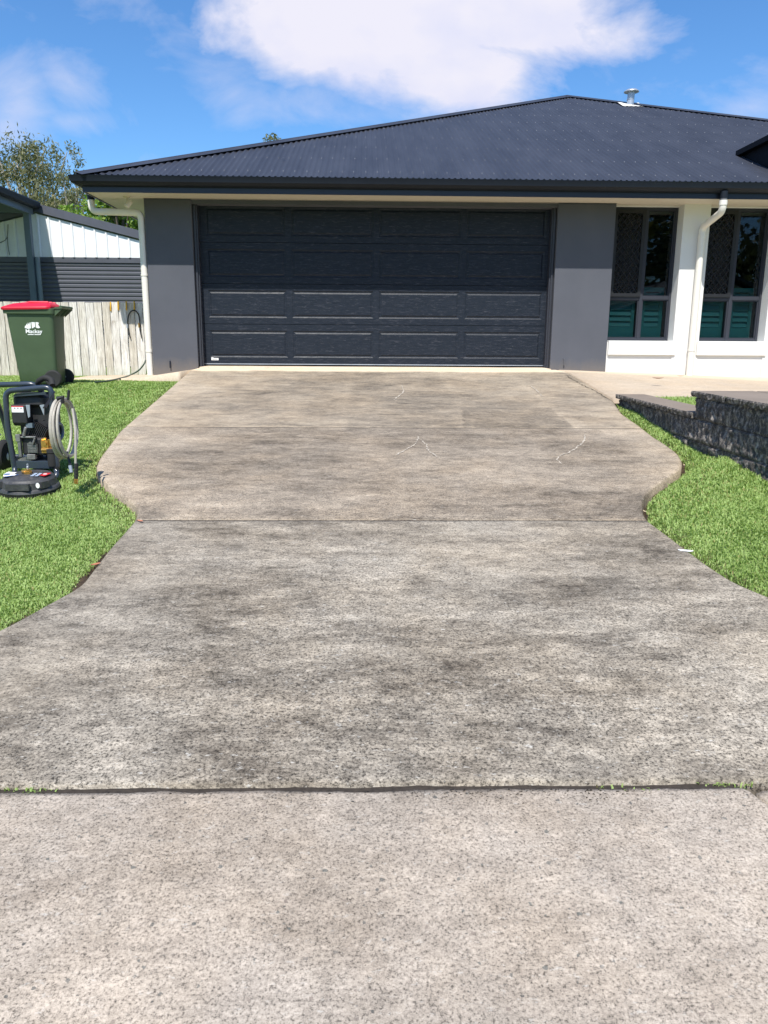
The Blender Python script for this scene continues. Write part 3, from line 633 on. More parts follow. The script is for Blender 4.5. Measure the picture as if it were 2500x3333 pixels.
# windows
YW = YF+0.20
def window(x0, x1, zt, xm):
    wroot = MB(); t = 0.032
    # outer frame and mullions
    z0, z1 = WZ0, ZS-0.012
    for a, b, c, d in ((x0, x0+t, z0, z1), (x1-t, x1, z0, z1), (x0+t, x1-t, z0, z0+t), (x0+t, x1-t, z1-t, z1)): wroot.box(a, b, YW, YW+0.09, c, d)
    wroot.box(xm-0.022, xm+0.022, YW+0.004, YW+0.085, z0+t, z1-t)
    wroot.box(x0+t, xm-0.022, YW+0.006, YW+0.08, zt-0.022, zt+0.022); wroot.box(xm+0.022, x1-t, YW+0.006, YW+0.08, zt-0.022, zt+0.022)
    f = ch(wroot, 'window', M_FRAME, bevel=0.003)
    for a, b in ((x0+t, xm-0.022), (xm+0.022, x1-t)):
        for c, d in ((z0+t, zt-0.022), (zt+0.022, z1-t)):
            s = MB(); i = 0.016
            for q in ((a, a+i, c, d), (b-i, b, c, d), (a+i, b-i, c, c+i), (a+i, b-i, d-i, d)): s.box(q[0], q[1], YW+0.018, YW+0.06, q[2], q[3])
            sub(s, 'sash', M_FRAME, f)
            s = MB(); s.box(a+i, b-i, YW+0.040, YW+0.044, c+i, d-i); sub(s, 'pane', M_GLASS, f)
    # security screen on the upper left light: frame + diamond grille
    a, b, c, d = x0+t-0.005, xm-0.018, zt+0.018, z1-t
    s = MB(); i = 0.045
    for q in ((a, a+i, c, d), (b-i, b, c, d), (a+i, b-i, c, c+i), (a+i, b-i, d-i, d)): s.box(q[0], q[1], YW-0.016, YW+0.003, q[2], q[3])
    u0, u1, v0, v1 = a+i, b-i, c+i, d-i; pit = 0.085
    def clip(p, q):
        t0, t1 = 0, 1; dx, dz = q[0]-p[0], q[1]-p[1]
        for pp, qq in ((-dx, p[0]-u0), (dx, u1-p[0]), (-dz, p[1]-v0), (dz, v1-p[1])):
            if abs(pp) < 1e-9:
                if qq < 0: return None
            else:
                r = qq/pp
                if pp < 0: t0 = max(t0, r)
                else: t1 = min(t1, r)
        return None if t0 >= t1-1e-6 else ((p[0]+t0*dx, p[1]+t0*dz), (p[0]+t1*dx, p[1]+t1*dz))
    for sgn in (1, -1):
        n = int((u1-u0+v1-v0)/pit)+4
        for k in range(-n, n):
            xx = u0+k*pit; p = (xx, v0) ; q = (xx+sgn*(v1-v0)*0.8, v1); r = clip(p, q)
            if r: 
                (ax, az), (bx, bz) = r; yv = YW-0.004+0.002*sgn
                s.tube([(ax, yv, az), (bx, yv, bz)], 0.0055, 6, caps=False)
    sub(s, 'security_grille', M_GRILLE, f)
    s = MB(); s.box(u0, u1, YW+0.008, YW+0.009, v0, v1); sub(s, 'fly_screen', M_FLY, f)
    # plantation shutters just inside
    for a, b in ((x0+0.03, xm-0.045), (xm+0.05, x1-0.075)):
        s = MB(); yS = YW+0.098; fr = 0.05; zc = 2.24
        for q in ((a, a+fr, z0-0.05, zc), (b-fr, b, z0-0.05, zc), (a+fr, b-fr, z0-0.05, z0+0.19), (a+fr, b-fr, zc-0.06, zc)): s.box(q[0], q[1], yS, yS+0.03, q[2], q[3])
        z = z0+0.235
        while z < zc-0.08:
            if not (2.54 < z < 2.72):
                M_ = Matrix.Translation((0, yS+0.015, z)) @ Matrix.Rotation(rad(68 if z < 2.22 else 6), 4, 'X')
                s.box(a+fr+0.002, b-fr-0.002, -0.044, 0.044, -0.005, 0.005, M=M_)
            z += 0.078
        sub(s, 'shutter', M_SHUT, f)
    return f
ztr = float(atY(2087, 970, YW)[2]); xm1 = float(atY(2085, 990, YW)[0]); xm2 = float(atY(2377, 990, YW)[0])
window(W[0][0], W[0][1], ztr, xm1); window(W[1][0], W[1][1], ztr, xm2)

# garage door: four sections, each with four raised panels
YD = YF+0.19
DX0, DX1, DZ0 = -2.31, 2.60, 1.145; DH = 0.547
mb = MB(); mb.box(DX0, DX1, YD+0.045, YD+0.06, DZ0, DZ0+4*DH+0.05)
door = ch(mb, 'garage_door', M_DOOR)
cols = [(-2.31+0.105, -1.11), (-1.035, 0.105), (0.18, 1.32), (1.395, 2.495)]
for k in range(4):
    z0 = DZ0+k*DH+0.003; z1 = z0+DH-0.006; s = MB()
    p0, p1 = z0+0.085, z1-0.085
    xs_ = [DX0]+[v for c in cols for v in c]+[DX1]
    y = YD
    # flat surround
    s.quad((DX0, y, z0), (DX1, y, z0), (DX1, y, p0), (DX0, y, p0)); s.quad((DX0, y, p1), (DX1, y, p1), (DX1, y, z1), (DX0, y, z1))
    for j in range(0, 10, 2): s.quad((xs_[j], y, p0), (xs_[j+1], y, p0), (xs_[j+1], y, p1), (xs_[j], y, p1))
    for a, b in cols:
        rings = [(0, 0), (0.016, 0.009), (0.026, 0.010), (0.044, 0.0), (0.050, -0.0005)]
        prev = None
        for ins, dy in rings:
            q = [(a+ins, y+dy, p0+ins), (b-ins, y+dy, p0+ins), (b-ins, y+dy, p1-ins), (a+ins, y+dy, p1-ins)]
            if prev:
                for e in range(4): s.quad(prev[e], prev[(e+1) % 4], q[(e+1) % 4], q[e])
            prev = q
        s.add(prev, [(0, 1, 2, 3)])
    s.quad((DX0, y, z1), (DX1, y, z1), (DX1, y+0.045, z1), (DX0, y+0.045, z1)); s.quad((DX0, y, z0), (DX1, y, z0), (DX1, y+0.045, z0), (DX0, y+0.045, z0))
    o = sub(s, 'door_section', M_DOOR, door)
s = MB(); s.box(DX0, DX1, YD-0.004, YD+0.03, DZ0-0.012, DZ0+0.001); sub(s, 'bottom_seal', M_GALV, door)
p = atY(700, 1169, YD); s = MB(); s.box(p[0]-0.05, p[0]+0.05, YD-0.006, YD-0.001, p[2]-0.014, p[2]+0.016); s.box(p[0]-0.05, p[0]-0.02, YD-0.006, YD-0.001, p[2]+0.016, p[2]+0.024)
for i in range(6): s.box(p[0]-0.036+i*0.013, p[0]-0.028+i*0.013, YD-0.0075, YD-0.0062, p[2]-0.004, p[2]+0.006, 1)
sub(s, 'maker_badge', [M_STICK, M_BLACK], door)
# tracks / jambs beside the door
for a, b, c in ((-2.345, -2.285, 1), (2.545, 2.605, -1)):
    s = MB(); s.box(a, b, YF+0.08, YF+0.19, 1.09, ZS-0.05); x = a+0.012 if c == 1 else b-0.040
    s.box(x, x+0.028, YF+0.055, YF+0.078, 1.09, ZS-0.05); ch(s, 'door_jamb', M_JAMB, bevel=0.003)
# small weep pipes in the piers
for x, y in ((555, 1188), (1835, 1180)):
    p = atY(x, y, YF); s = MB(); s.tube(curve([(p[0], YF-0.001, p[2]+0.05), (p[0], YF-0.02, p[2]+0.045), (p[0], YF-0.022, p[2]-0.04)], 4), 0.009, 8, 0); ch(s, 'weep_pipe', M_GREY if x > 1000 else M_FASCIA)

# soffit, fascia, gutters
EX0, EX1, EY = -3.60, 12.5, 10.50
mb = MB()
mb.box(EX0+0.01, EX1, EY+0.02, 11.9, ZS, ZS+0.012); mb.box(EX0+0.01, -2.70, 11.9, 24.9, ZS, ZS+0.012)
mb.box(-2.97, 3.40, YF-0.03, YF+0.0, ZS-0.0, ZS+0.0005)
ch(mb, 'soffit', M_CREAM)
mb = MB(); mb.box(EX0-0.0, EX1, EY, EY+0.02, ZS-0.012, ZS+0.17); mb.box(EX0, EX0+0.02, EY+0.02, 24.95, ZS-0.012, ZS+0.17); ch(mb, 'fascia', M_FASCIA)
# quad gutter profile, mitred at the left corner
prof = [(0.0, 0.055), (0.040, 0.058), (0.085, 0.075), (0.112, 0.100), (0.120, 0.150), (0.128, 0.168), (0.118, 0.172), (0.110, 0.160), (0.100, 0.110), (0.0, 0.07)]
mb = MB(); n = len(prof); V = []
for k in range(3):
    for d_, h_ in prof:
        if k == 0: V.append((EX1, EY-d_, ZS+h_))
        elif k == 1: V.append((EX0-d_, EY-d_, ZS+h_))
        else: V.append((EX0-d_, 24.95, ZS+h_))
mb.add(V, [(k*n+j, k*n+(j+1) % n, (k+1)*n+(j+1) % n, (k+1)*n+j) for k in range(2) for j in range(n)]+[tuple(range(n)), tuple(2*n+j for j in range(n))])
ch(mb, 'gutter', M_GUTTER, smooth=25)

# roof: corrugated pyramid hip, 22 degree pitch
RP = 0.404; RY0 = EY-0.055; RX0 = EX0-0.055; RZ0 = ZS+0.185; AX = RX0+8.12; AYY = RY0+8.12; RX1 = 2*AX-RX0
xs_ = np.arange(RX0, RX1, 0.076/5); cz = 0.010*np.cos((xs_-RX0)/0.076*2*np.pi)
run = np.minimum(xs_-RX0, RX1-xs_); V = []; nseg = len(xs_)
V0 = np.stack([xs_, np.full(nseg, RY0), RZ0+cz], -1); V1 = np.stack([xs_, RY0+run, RZ0+run*RP+cz], -1)
V = np.concatenate([V0, V1]); i = np.arange(nseg-1)
F = np.stack([i, i+1, nseg+i+1, nseg+i], -1)
# other three faces, plain
b = len(V); V = np.concatenate([V, [[RX0, RY0, RZ0], [RX0, RY0+16.24, RZ0], [RX1, RY0+16.24, RZ0], [RX1, RY0, RZ0], [AX, AYY, RZ0+8.12*RP]]])
F = np.concatenate([F, [[b, b+4, b+4, b+1], [b+1, b+4, b+4, b+2], [b+2, b+4, b+4, b+3]]]) if False else F
roof = npmesh('roof', V, F, M_ROOF); roof.parent = house; roof.matrix_parent_inverse = Matrix.Translation(-Vector(house.location))
roof.data.polygons.foreach_set('use_smooth', [True]*len(roof.data.polygons))
mb = MB(); cor = [(RX0, RY0, RZ0), (RX0, RY0+16.24, RZ0), (RX1, RY0+16.24, RZ0), (RX1, RY0, RZ0)]; ap = (AX, AYY, RZ0+8.12*RP)
for k in range(3): mb.add([cor[k], cor[k+1], ap], [(0, 1, 2)])
sub(mb, 'roof_plane', M_ROOF, roof)
mb = MB()
for c_ in (cor[0], cor[3], cor[1]):
    a = Vector(c_)+Vector((0, 0, 0.012)); b_ = Vector(ap)+Vector((0, 0, 0.012)); d_ = (b_-a).normalized(); s_ = d_.cross(Vector((0, 0, 1))).normalized()
    mb.tube([a, b_], 0.022, 8)
    for q in (1, -1):
        o1 = s_*q*0.17; o1.z = -0.17*RP*0.7+0.016
        mb.quad(a+Vector((0, 0, 0.016)), b_+Vector((0, 0, 0.016)), b_+o1, a+o1)
sub(mb, 'hip_cap', M_ROOF, roof, smooth=True)
# screws in rows across the sheets
mb = MB()
yv = RY0+0.28; row = 0
while yv < AYY-0.3:
    x = RX0+(yv-RY0)+0.12; x = RX0+math.ceil((x-RX0)/0.152)*0.152
    while x < RX1-(yv-RY0)-0.1 and x < 7.2:
        z = RZ0+(yv-RY0)*RP+0.0085; r_ = 0.0095; jx = random.uniform(-.006, .006)
        P = [(x+jx+r_*math.cos(k*math.pi/3), yv+r_*math.sin(k*math.pi/3), z-0.002+r_*math.sin(k*math.pi/3)*RP) for k in range(6)]
        mb.add(P+[(x+jx, yv-0.002, z+0.012)], [(k, (k+1) % 6, 6) for k in range(6)]); x += 0.152 if row else 0.152
    yv += 0.83; row += 1
o = sub(mb, 'roof_screws', M_SCREW, roof); o['kind'] = 'stuff'
# sealant smears along the hip
for px_, py_ in ((1255, 402), (800, 473), (1835, 313), (1890, 341), (916, 520), (1480, 364), (1690, 329)):
    d = ray(px_, py_+3); t = (RZ0-RP*RY0-1.5)/(d[2]-RP*d[1]); p = EYE+d*t; mb = MB()
    for k in range(1): 
        q = (p[0]+random.uniform(-.05, .05), p[1]+random.uniform(-.05, .05)); z = RZ0+(q[1]-RY0)*RP+0.032
        mb.add([(q[0]-0.03, q[1]-0.01, z), (q[0], q[1]-0.02, z), (q[0]+0.035, q[1]+0.005, z+0.004), (q[0]+0.005, q[1]+0.018, z+0.008)], [(0, 1, 2, 3)])
    sub(mb, 'sealant', M_SEAL, roof)
# vent flue
p = Vector((5.50, 17.36, 0)); p.z = RZ0+(p.y-RY0)*RP
mb = MB(); mb.cyl(p-Vector((0, 0, .1)), p+Vector((0.01, 0, 0.27)), 0.072, 20)
mb.cyl(p+Vector((0, 0, 0.10)), p+Vector((0, 0, 0.105)), 0.078, 20)
fl = ch(mb, 'vent_pipe', M_GALV, smooth=True)
mb = MB(); mb.lathe([(0.155, 0.0), (0.15, 0.012), (0.11, 0.042), (0.05, 0.060), (0.004, 0.066)], (p.x+0.01, p.y, p.z+0.245), 28); sub(mb, 'vent_cap', M_GALV, fl, smooth=30)
mb = MB(); vv = []; nn_ = 40
for i in range(nn_+1):
    x = -0.22+0.44*i/nn_; c = 0.022*math.cos(i/nn_*math.pi*10)
    vv += [(p.x+x, p.y-0.24+0.012*math.cos(i/nn_*math.pi*10), RZ0+(p.y-0.24-RY0)*RP+0.012+c*0.3), (p.x+x, p.y+0.14, RZ0+(p.y+0.14-RY0)*RP+0.03)]
mb.add(vv, [(2*i, 2*i+2, 2*i+3, 2*i+1) for i in range(nn_)]); sub(mb, 'vent_flashing', M_SEAL, fl)

# raised portico roof on the right, its left eave crossing the main roof
mb = MB()
mb.prism([(5.56, 10.62, 3.40), (5.56, 12.25, 3.40), (5.56, 12.25, 4.175), (5.56, 10.62, 4.175)], (3.2, 0, 0)); po = ch(mb, 'portico', M_PORT)
mb = MB(); mb.box(5.48, 9.0, 10.60, 12.16, 4.178, 4.25); sub(mb, 'portico_gutter', M_PORT, po)

# downpipes
def downpipe(pts, r, name='downpipe', mt=M_PIPE, collars=()):
    mb = MB(); mb.tube(pts, r, 20); o = ch(mb, name, mt, smooth=50)
    for a, b in collars:
        mb = MB(); mb.cyl(a, b, r+0.006, 20); sub(mb, 'pipe_collar', mt, o, smooth=50)
    return o
def bendpts(P, rr=0.09, n=7):
    P = [Vector(q) for q in P]; out = [P[0]]
    for i in range(1, len(P)-1):
        a = (P[i-1]-P[i]).normalized(); b_ = (P[i+1]-P[i]).normalized(); s_ = P[i]+a*rr; e_ = P[i]+b_*rr
        for k in range(n+1):
            t = k/n; out.append(s_*(1-t)**2+P[i]*2*t*(1-t)+e_*t*t)
    out.append(P[-1]); return out
pR = float(atY(2270, 1000, YF-0.075)[0])
xo = float(atY(2357, 640, EY-0.07)[0])
downpipe(bendpts([(xo, EY-0.062, ZS+0.03), (xo, EY-0.062, ZS-0.175), (pR-0.02, YF-0.055, ZS-0.30), (pR-0.02, YF-0.055, 1.0)], 0.075), 0.045, collars=[((xo, EY-0.062, ZS-0.10), (xo, EY-0.062, ZS-0.04)), ((pR-0.02, YF-0.055, ZS-0.40), (pR-0.02, YF-0.055, ZS-0.44)), ((pR-0.02, YF-0.055, 1.36), (pR-0.02, YF-0.055, 1.39))])
mb = MB(); mb.cyl((xo, EY-0.062, ZS-0.02), (xo, EY-0.062, ZS+0.07), 0.047, 20); ch(mb, 'gutter_outlet', M_GUTTER)
mb = MB(); mb.cyl((xo, EY-0.062, ZS-0.10), (xo, EY-0.062, ZS-0.021), 0.046, 20); ch(mb, 'gutter_outlet', paint('outlet_grey', (0.12, 0.12, 0.13), 0.4))
lx = -3.03; ly = 11.045
downpipe(bendpts([(-3.69, ly+0.02, ZS+0.06), (-3.69, ly+0.02, ZS-0.16), (lx, ly, ZS-0.175), (lx, ly, 0.95)], 0.085), 0.045, collars=[((lx, ly, 1.30), (lx, ly, 1.33)), ((lx, ly, 2.32), (lx, ly, 2.34))])
mb = MB(); mb.cyl((-3.69, ly+0.02, ZS-0.015), (-3.69, ly+0.02, ZS+0.07), 0.048, 20); ch(mb, 'gutter_outlet', M_GUTTER)
# sensor light under the soffit corner
mb = MB(); a = Vector((-3.15, 10.86, ZS)); mb.cyl(a, a-Vector((0, 0, 0.02)), 0.045, 16); mb.cyl(a-Vector((0, 0, .02)), a+Vector((0.01, -0.01, -0.06)), 0.012, 8)
M_ = Matrix.Translation(a+Vector((0.02, -0.02, -0.10))) @ Matrix.Rotation(rad(35), 4, 'Y') @ Matrix.Rotation(rad(-25), 4, 'X')
mb.lathe([(0.012, 0.06), (0.030, 0.05), (0.036, -0.04), (0.030, -0.05), (0.004, -0.048)], (0, 0, 0), 16, M=M_); ch(mb, 'sensor_light', M_CREAM, smooth=35)

# ================================================================== RETAINING WALL (split face blocks with caps)
wall = thing('block_retaining_wall', 'stepped dark split-face block garden wall with smooth caps right of the driveway', 'garden wall', (2.65, 6.2, 0.7))
def place(o, root): o.parent = root; o.matrix_parent_inverse = Matrix.Translation(-Vector(root.location)); return o
def splitface(y0, y1, z0, z1, name):
    dy = 0.010; ny = int((y1-y0)/dy)+1; nz_ = int((z1-z0)/0.011)+1
    ysv = np.linspace(y0, y1, ny); zsv = np.linspace(z0, z1, nz_); Yg, Zg = np.meshgrid(ysv, zsv)
    course = np.floor((Zg-0.53)/0.178); yo = Yg+0.195*(course % 2); blk = np.floor(yo/0.39); fy = (yo/0.39-blk)*0.39; fz = (Zg-0.53)-course*0.178
    edge = np.minimum(np.minimum(fy, 0.39-fy), np.minimum(fz, 0.178-fz))
    rough = (fbm(Yg*7+blk*3, Zg*7+course*5, 2, 61)-0.5)*0.046+(fbm(Yg*22, Zg*16, 4, 62, 0.7)-0.5)*0.044+(vnoise(Yg*80, Zg*55, 63)-0.5)*0.012
    rough += (vnoise(blk*13.7, course*7.3, 64)-0.5)*0.020
    groove = np.clip(1-edge/0.008, 0, 1)
    Xg = 2.60+(Yg-4.5)*0.032-rough*np.clip(edge/0.02, 0.15, 1)+groove*0.030
    V = np.stack([Xg, Yg, Zg], -1).reshape(-1, 3); idx = np.arange(len(V)).reshape(Yg.shape)
    F = np.stack([idx[:-1, :-1], idx[:-1, 1:], idx[1:, 1:], idx[1:, :-1]], -1).reshape(-1, 4)
    # sides and back
    L_ = [idx[:, 0], idx[-1, :], idx[::-1, -1], idx[0, ::-1]]; rim = np.concatenate([q[:-1] for q in L_]); bk = V[rim].copy(); bk[:, 0] = 2.60+(bk[:, 1]-4.5)*0.032+0.22
    b = len(V); k = len(rim); j = np.arange(k); V = np.concatenate([V, bk]); F = np.concatenate([F, np.stack([rim, b+j, b+(j+1) % k, rim[(j+1) % k]], -1)])
    o = npmesh(name, V, F, M_BLOCK); return place(o, wall)
splitface(2.3, 8.25, 0.20, 0.888, 'block_course'); splitface(2.3, 6.16, 0.890, 1.060, 'block_course')
def cap(y0, y1, z, wdt, seg=0.5):
    mb = MB(); y = y0
    while y < y1-0.02:
        e = min(y1, y+seg); a = 2.60+(y-4.5)*0.032-0.028; b_ = 2.60+(e-4.5)*0.032-0.028
        # rough broken front, flat top
        n = 26; fr = []
        for i in range(n+1):
            t = i/n; yv = y+0.002+(e-y-0.004)*t; fr.append((a+(b_-a)*t, yv))
        V = []; 
        for i, (xx, yv) in enumerate(fr):
            j1, j2, j3 = [random.uniform(-0.009, 0.007) for _ in range(3)]
            V += [(xx+0.004+j1*0.3, yv, z+0.046), (xx+j1, yv, z+0.034), (xx+0.002+j2, yv, z+0.018), (xx+0.008+j3, yv, z+0.001)]
        mb.add(V, [(4*i+k, 4*i+k+1, 4*i+k+5, 4*i+k+4) for i in range(n) for k in range(3)])
        top = [V[4*i] for i in range(n+1)]+[(b_+wdt, e-0.002, z+0.046), (a+wdt, y+0.002, z+0.046)]; mb.add(top, [tuple(range(len(top)))], 1)
        bot = [(q[0], q[1], z+0.001) for q in top]; 
        mb.add([top[0], top[-1], bot[-1], bot[0]], [(0, 1, 2, 3)]); mb.add([top[n], top[n+1], bot[n+1], bot[n]], [(0, 1, 2, 3)]); mb.add([top[-1], top[-2], bot[-2], bot[-1]], [(0, 1, 2, 3)])
        y = e
    o = mb.build('wall_cap', [M_BLOCK, M_CAP]); return place(o, wall)
cap(6.165, 8.30, 0.890, 0.31); cap(2.3, 6.20, 1.062, 0.50, 0.65)
# return of the upper tier to the right
mb = MB(); mb.box(2.95, 6.2, 5.92, 6.14, 0.80, 1.061); place(mb.build('block_course', M_BLOCK), wall)
mb = MB(); mb.box(3.152, 6.2, 5.86, 6.19, 1.062, 1.108); place(mb.build('wall_cap', M_CAP, bevel=0.004), wall)

# ================================================================== FENCE
FY = 11.50
fence = thing('paling_fence', 'weathered grey timber paling fence behind the green bin', 'fence', (-4.9, FY, 0.93))
def fplace(o): o.parent = fence; o.matrix_parent_inverse = Matrix.Translation(-Vector(fence.location)); return o
pit = 0.1165; x = -2.985; k = 0
while x > -9.0:
    w_ = pit-0.010+random.uniform(-.004, .003); top = 1.985+random.uniform(-.006, .008); yv = FY+random.uniform(0, .004); x0 = x-w_
    n = 14; V = []; F = []
    for i in range(n+1):
        z = 0.90+(top-0.90)*i/n; a = 0.0025*math.sin(i*0.9+k*2.1)+random.uniform(-.0012, .0012); b_ = 0.0025*math.sin(i*0.7+k*1.3+1)+random.uniform(-.0012, .0012)
        V += [(x0+a, yv, z), (x+b_, yv, z), (x+b_, yv+0.016, z), (x0+a, yv+0.016, z)]
    for i in range(n):
        for q in range(4): F.append((4*i+q, 4*i+(q+1) % 4, 4*i+4+(q+1) % 4, 4*i+4+q))
    F += [(0, 3, 2, 1), (4*n, 4*n+1, 4*n+2, 4*n+3)]
    t_ = random.random(); T = np.zeros((len(V), 3)); T[:, 0] = t_
    fplace(npmesh('paling', V, F, M_PALING, T)) if False else None
    mbp = MB(); mbp.add(V, F); o = mbp.build('paling', M_PALING); at = o.data.attributes.new('tone', 'FLOAT_COLOR', 'POINT'); at.data.foreach_set('color', [t_, 0, 0, 1]*len(V)); fplace(o)
    if k > 46: break
    x -= pit; k += 1
for z in (1.12, 1.78):
    mb = MB(); mb.box(-9.0, -2.9, FY+0.022, FY+0.06, z-0.035, z+0.035); fplace(mb.build('rail', M_PALING))
# things hung on the fence
ylist = [(360, 995, 0.05), (385, 992, 0.05), (411, 992, 0.05), (437, 992, 0.05)]
words = ['pale yellow strap hook furthest left on the sunlit edge of the fence shadow', 'second yellow strap hook from the left on the shaded fence top', 'third yellow strap hook from the left above the black hose loop', 'right yellow strap hook on the fence beside the white downpipe']
for (px_, py_, h_), wv in zip(ylist, words):
    p = atY(px_, py_, FY-0.008); mb = MB()
    mb.tube(curve([(p[0], FY-0.006, p[2]+0.045), (p[0]+0.002, FY-0.014, p[2]), (p[0]-0.002, FY-0.012, p[2]-0.055), (p[0], FY-0.004, p[2]-0.075)], 4), [0.010]*13, 8)
    mb.box(p[0]-0.008, p[0]+0.008, FY-0.008, FY+0.018, p[2]+0.04, p[2]+0.052)
    o = mb.build('strap_hook', M_YELLOW); tag(o, wv, 'hook', 'yellow hooks along the fence top')
A = lambda a, b, y=FY-0.02: tuple(atY(a, b, y))
mb = MB(); mb.tube(curve([A(424, 1100), A(419, 1080), A(416, 1050), A(420, 1022), A(435, 1010), A(450, 1022), A(455, 1050), A(457, 1080), A(462, 1102)], 6), 0.008, 8)
hl = mb.build('hose_loop', M_RUBBER, smooth=True); tag(hl, 'short black hose hooked over the shaded fence in an arch with brass ends', 'hose')
for a, b in (((414, 1055), (415, 1068)), ((452, 1052), (453, 1066))):
    mb = MB(); mb.cyl(A(*a, FY-0.025), A(*b, FY-0.025), 0.013, 10); o = mb.build('brass_fitting', M_BRASS if a[0] > 430 else M_GALV); o.parent = hl
B_ = lambda a, b, z: tuple(atZ(a, b, z))
mb = MB(); mb.tube(curve([A(474, 1172, FY-0.05), A(468, 1186, FY-0.08), A(452, 1205, FY-0.10), A(430, 1218, FY-0.15), B_(410, 1226, 0.985), B_(385, 1233, 0.975), B_(350, 1240, 0.972), B_(310, 1244, 0.97)], 8), 0.011, 10)
o = mb.build('garden_hose', M_GHOSE, smooth=True); tag(o, 'dark green garden hose trailing from behind the downpipe onto the lawn', 'hose')

# ================================================================== SHED AND CARPORT NEXT DOOR
SY = 15.2
shed = thing('shed', 'white metal gable shed with charcoal roller door behind the fence', 'shed', (-6.4, SY, 0.93))
def splace(o, r=shed): o.parent = r; o.matrix_parent_inverse = Matrix.Translation(-Vector(r.location)); return o
SAX, SAZ, SS = -6.10, 3.72, 0.245
zr = lambda x: SAZ-abs(x-SAX)*SS
x0s, x1s = -8.4, -4.13; V = []; F = []; x = x0s; step = 0.208/4
DZT = 2.955; DXR = -4.19
prof_ = [(0, 0), (0.016, 0.020), (0.038, 0.020), (0.054, 0)]
pts = []; xx = x0s
while xx < x1s:
    for dx_, dy_ in prof_:
        if xx+dx_ < x1s: pts.append((xx+dx_, -dy_))
    xx += 0.208
pts.append((x1s, 0))
for px_, dy_ in pts: V += [(px_, SY+dy_, DZT if px_ < DXR else 0.93), (px_, SY+dy_, zr(px_))]
mb = MB(); mb.add(V, [(2*i, 2*i+2, 2*i+3, 2*i+1) for i in range(len(pts)-1)]); mb.box(-4.185, -4.13, SY-0.012, SY+0.1, 0.93, 2.95)
mb.box(-4.16, -4.131, SY+0.1, SY+7, 0.93, 3.20); mb.box(-8.4, -8.37, SY+0.1, SY+7, 0.93, 3.14); splace(mb.build('gable_wall', M_SHEDW))
mb = MB(); mb.prism([(SAX, SY-0.05, SAZ+0.03), (-3.95, SY-0.05, zr(-3.95)+0.03), (-3.95, SY-0.05, zr(-3.95)+0.18), (SAX, SY-0.05, SAZ+0.18)], (0, 0.05, 0)); mb.prism([(SAX, SY-0.05, SAZ+0.03), (-8.6, SY-0.05, zr(-8.6)+0.03), (-8.6, SY-0.05, zr(-8.6)+0.18), (SAX, SY-0.05, SAZ+0.18)], (0, 0.05, 0))
splace(mb.build('barge', M_BARGE))
mb = MB(); mb.prism([(SAX, SY+0.002, SAZ+0.13), (-3.95, SY+0.002, zr(-3.95)+0.13), (-3.95, SY+0.002, zr(-3.95)+0.16), (SAX, SY+0.002, SAZ+0.16), (-8.6, SY+0.002, zr(-8.6)+0.16), (-8.6, SY+0.002, zr(-8.6)+0.13)], (0, 7, 0)); splace(mb.build('roof', M_BARGE))
mb = MB(); mb.box(-8.3, DXR, SY+0.0, SY+0.05, 2.86, 2.953); splace(mb.build('door_lintel', M_BARGE))
mb = MB(); V = []; z = 0.93; zz = []
while z < 2.86: zz += [(z, 0.03), (z+0.020, 0.012), (z+0.055, 0.008), (z+0.072, 0.03)]; z += 0.0775
mb.add([(xv, SY+0.01+d_, z_) for z_, d_ in zz for xv in (-8.25, DXR-0.01)], [(2*i, 2*i+1, 2*i+3, 2*i+2) for i in range(len(zz)-1)]); splace(mb.build('roller_door', M_ROLLER))
CX, CZ = -5.98, 3.905
cp = thing('carport', 'dark carport roof edge with grey post in front of the white shed', 'carport', (-7.5, 13, 0.93))
g0, g1 = 6.0, SY-0.085
mb = MB(); mb.prism([(CX, g0, CZ), (CX+0.02, g0, CZ-0.02), (CX-0.0, g0, CZ-0.10), (CX-0.03, g0, CZ-0.115), (CX-0.12, g0, CZ-0.115), (CX-0.12, g0, CZ-0.02)], (0, g1-g0, 0)); splace(mb.build('gutter', M_GUTTER), cp)
mb = MB(); mb.box(CX-0.17, CX-0.125, g0, g1-0.02, CZ-0.22, CZ-0.01); mb.box(-10.5, CX-0.17, g1-0.14, g1-0.03, CZ-0.20, CZ-0.02); splace(mb.build('beam', M_POST), cp)
mb = MB(); mb.prism([(CX-0.12, g0, CZ-0.02), (-10.5, g0, CZ+0.25), (-10.5, g0, CZ+0.28), (CX-0.12, g0, CZ+0.01)], (0, g1-g0, 0)); splace(mb.build('roof', M_FASCIA), cp)
pc = float(atY(99, 850, 14.95)[0])
mb = MB(); mb.box(pc-0.055, pc+0.055, 14.93, 15.03, 0.93, CZ-0.20); splace(mb.build('post', M_POST, bevel=0.004), cp)
mb = MB(); mb.box(-10.3, -10.2, 14.93, 15.03, 0.93, CZ-0.1); splace(mb.build('post', M_POST, bevel=0.004), cp)
pc2 = float(atY(125, 900, 15.0)[0])
mb = MB(); mb.cyl((pc2, 15.02, 0.93), (pc2, 15.02, DZT-0.02), 0.045, 16); splace(mb.build('downpipe', paint('pipe_blue_grey', (0.20, 0.25, 0.28), 0.5), smooth=True), cp)
mb = MB(); mb.tube(curve([A(26, 730, SY-0.03), A(22, 775, SY-0.03), A(0, 790, SY-0.03)], 4), 0.006, 6); mb.tube(curve([A(24, 770, SY-0.03), A(26, 800, SY-0.03), A(31, 830, SY-0.03)], 4), 0.006, 6); splace(mb.build('cable', M_BLACK))

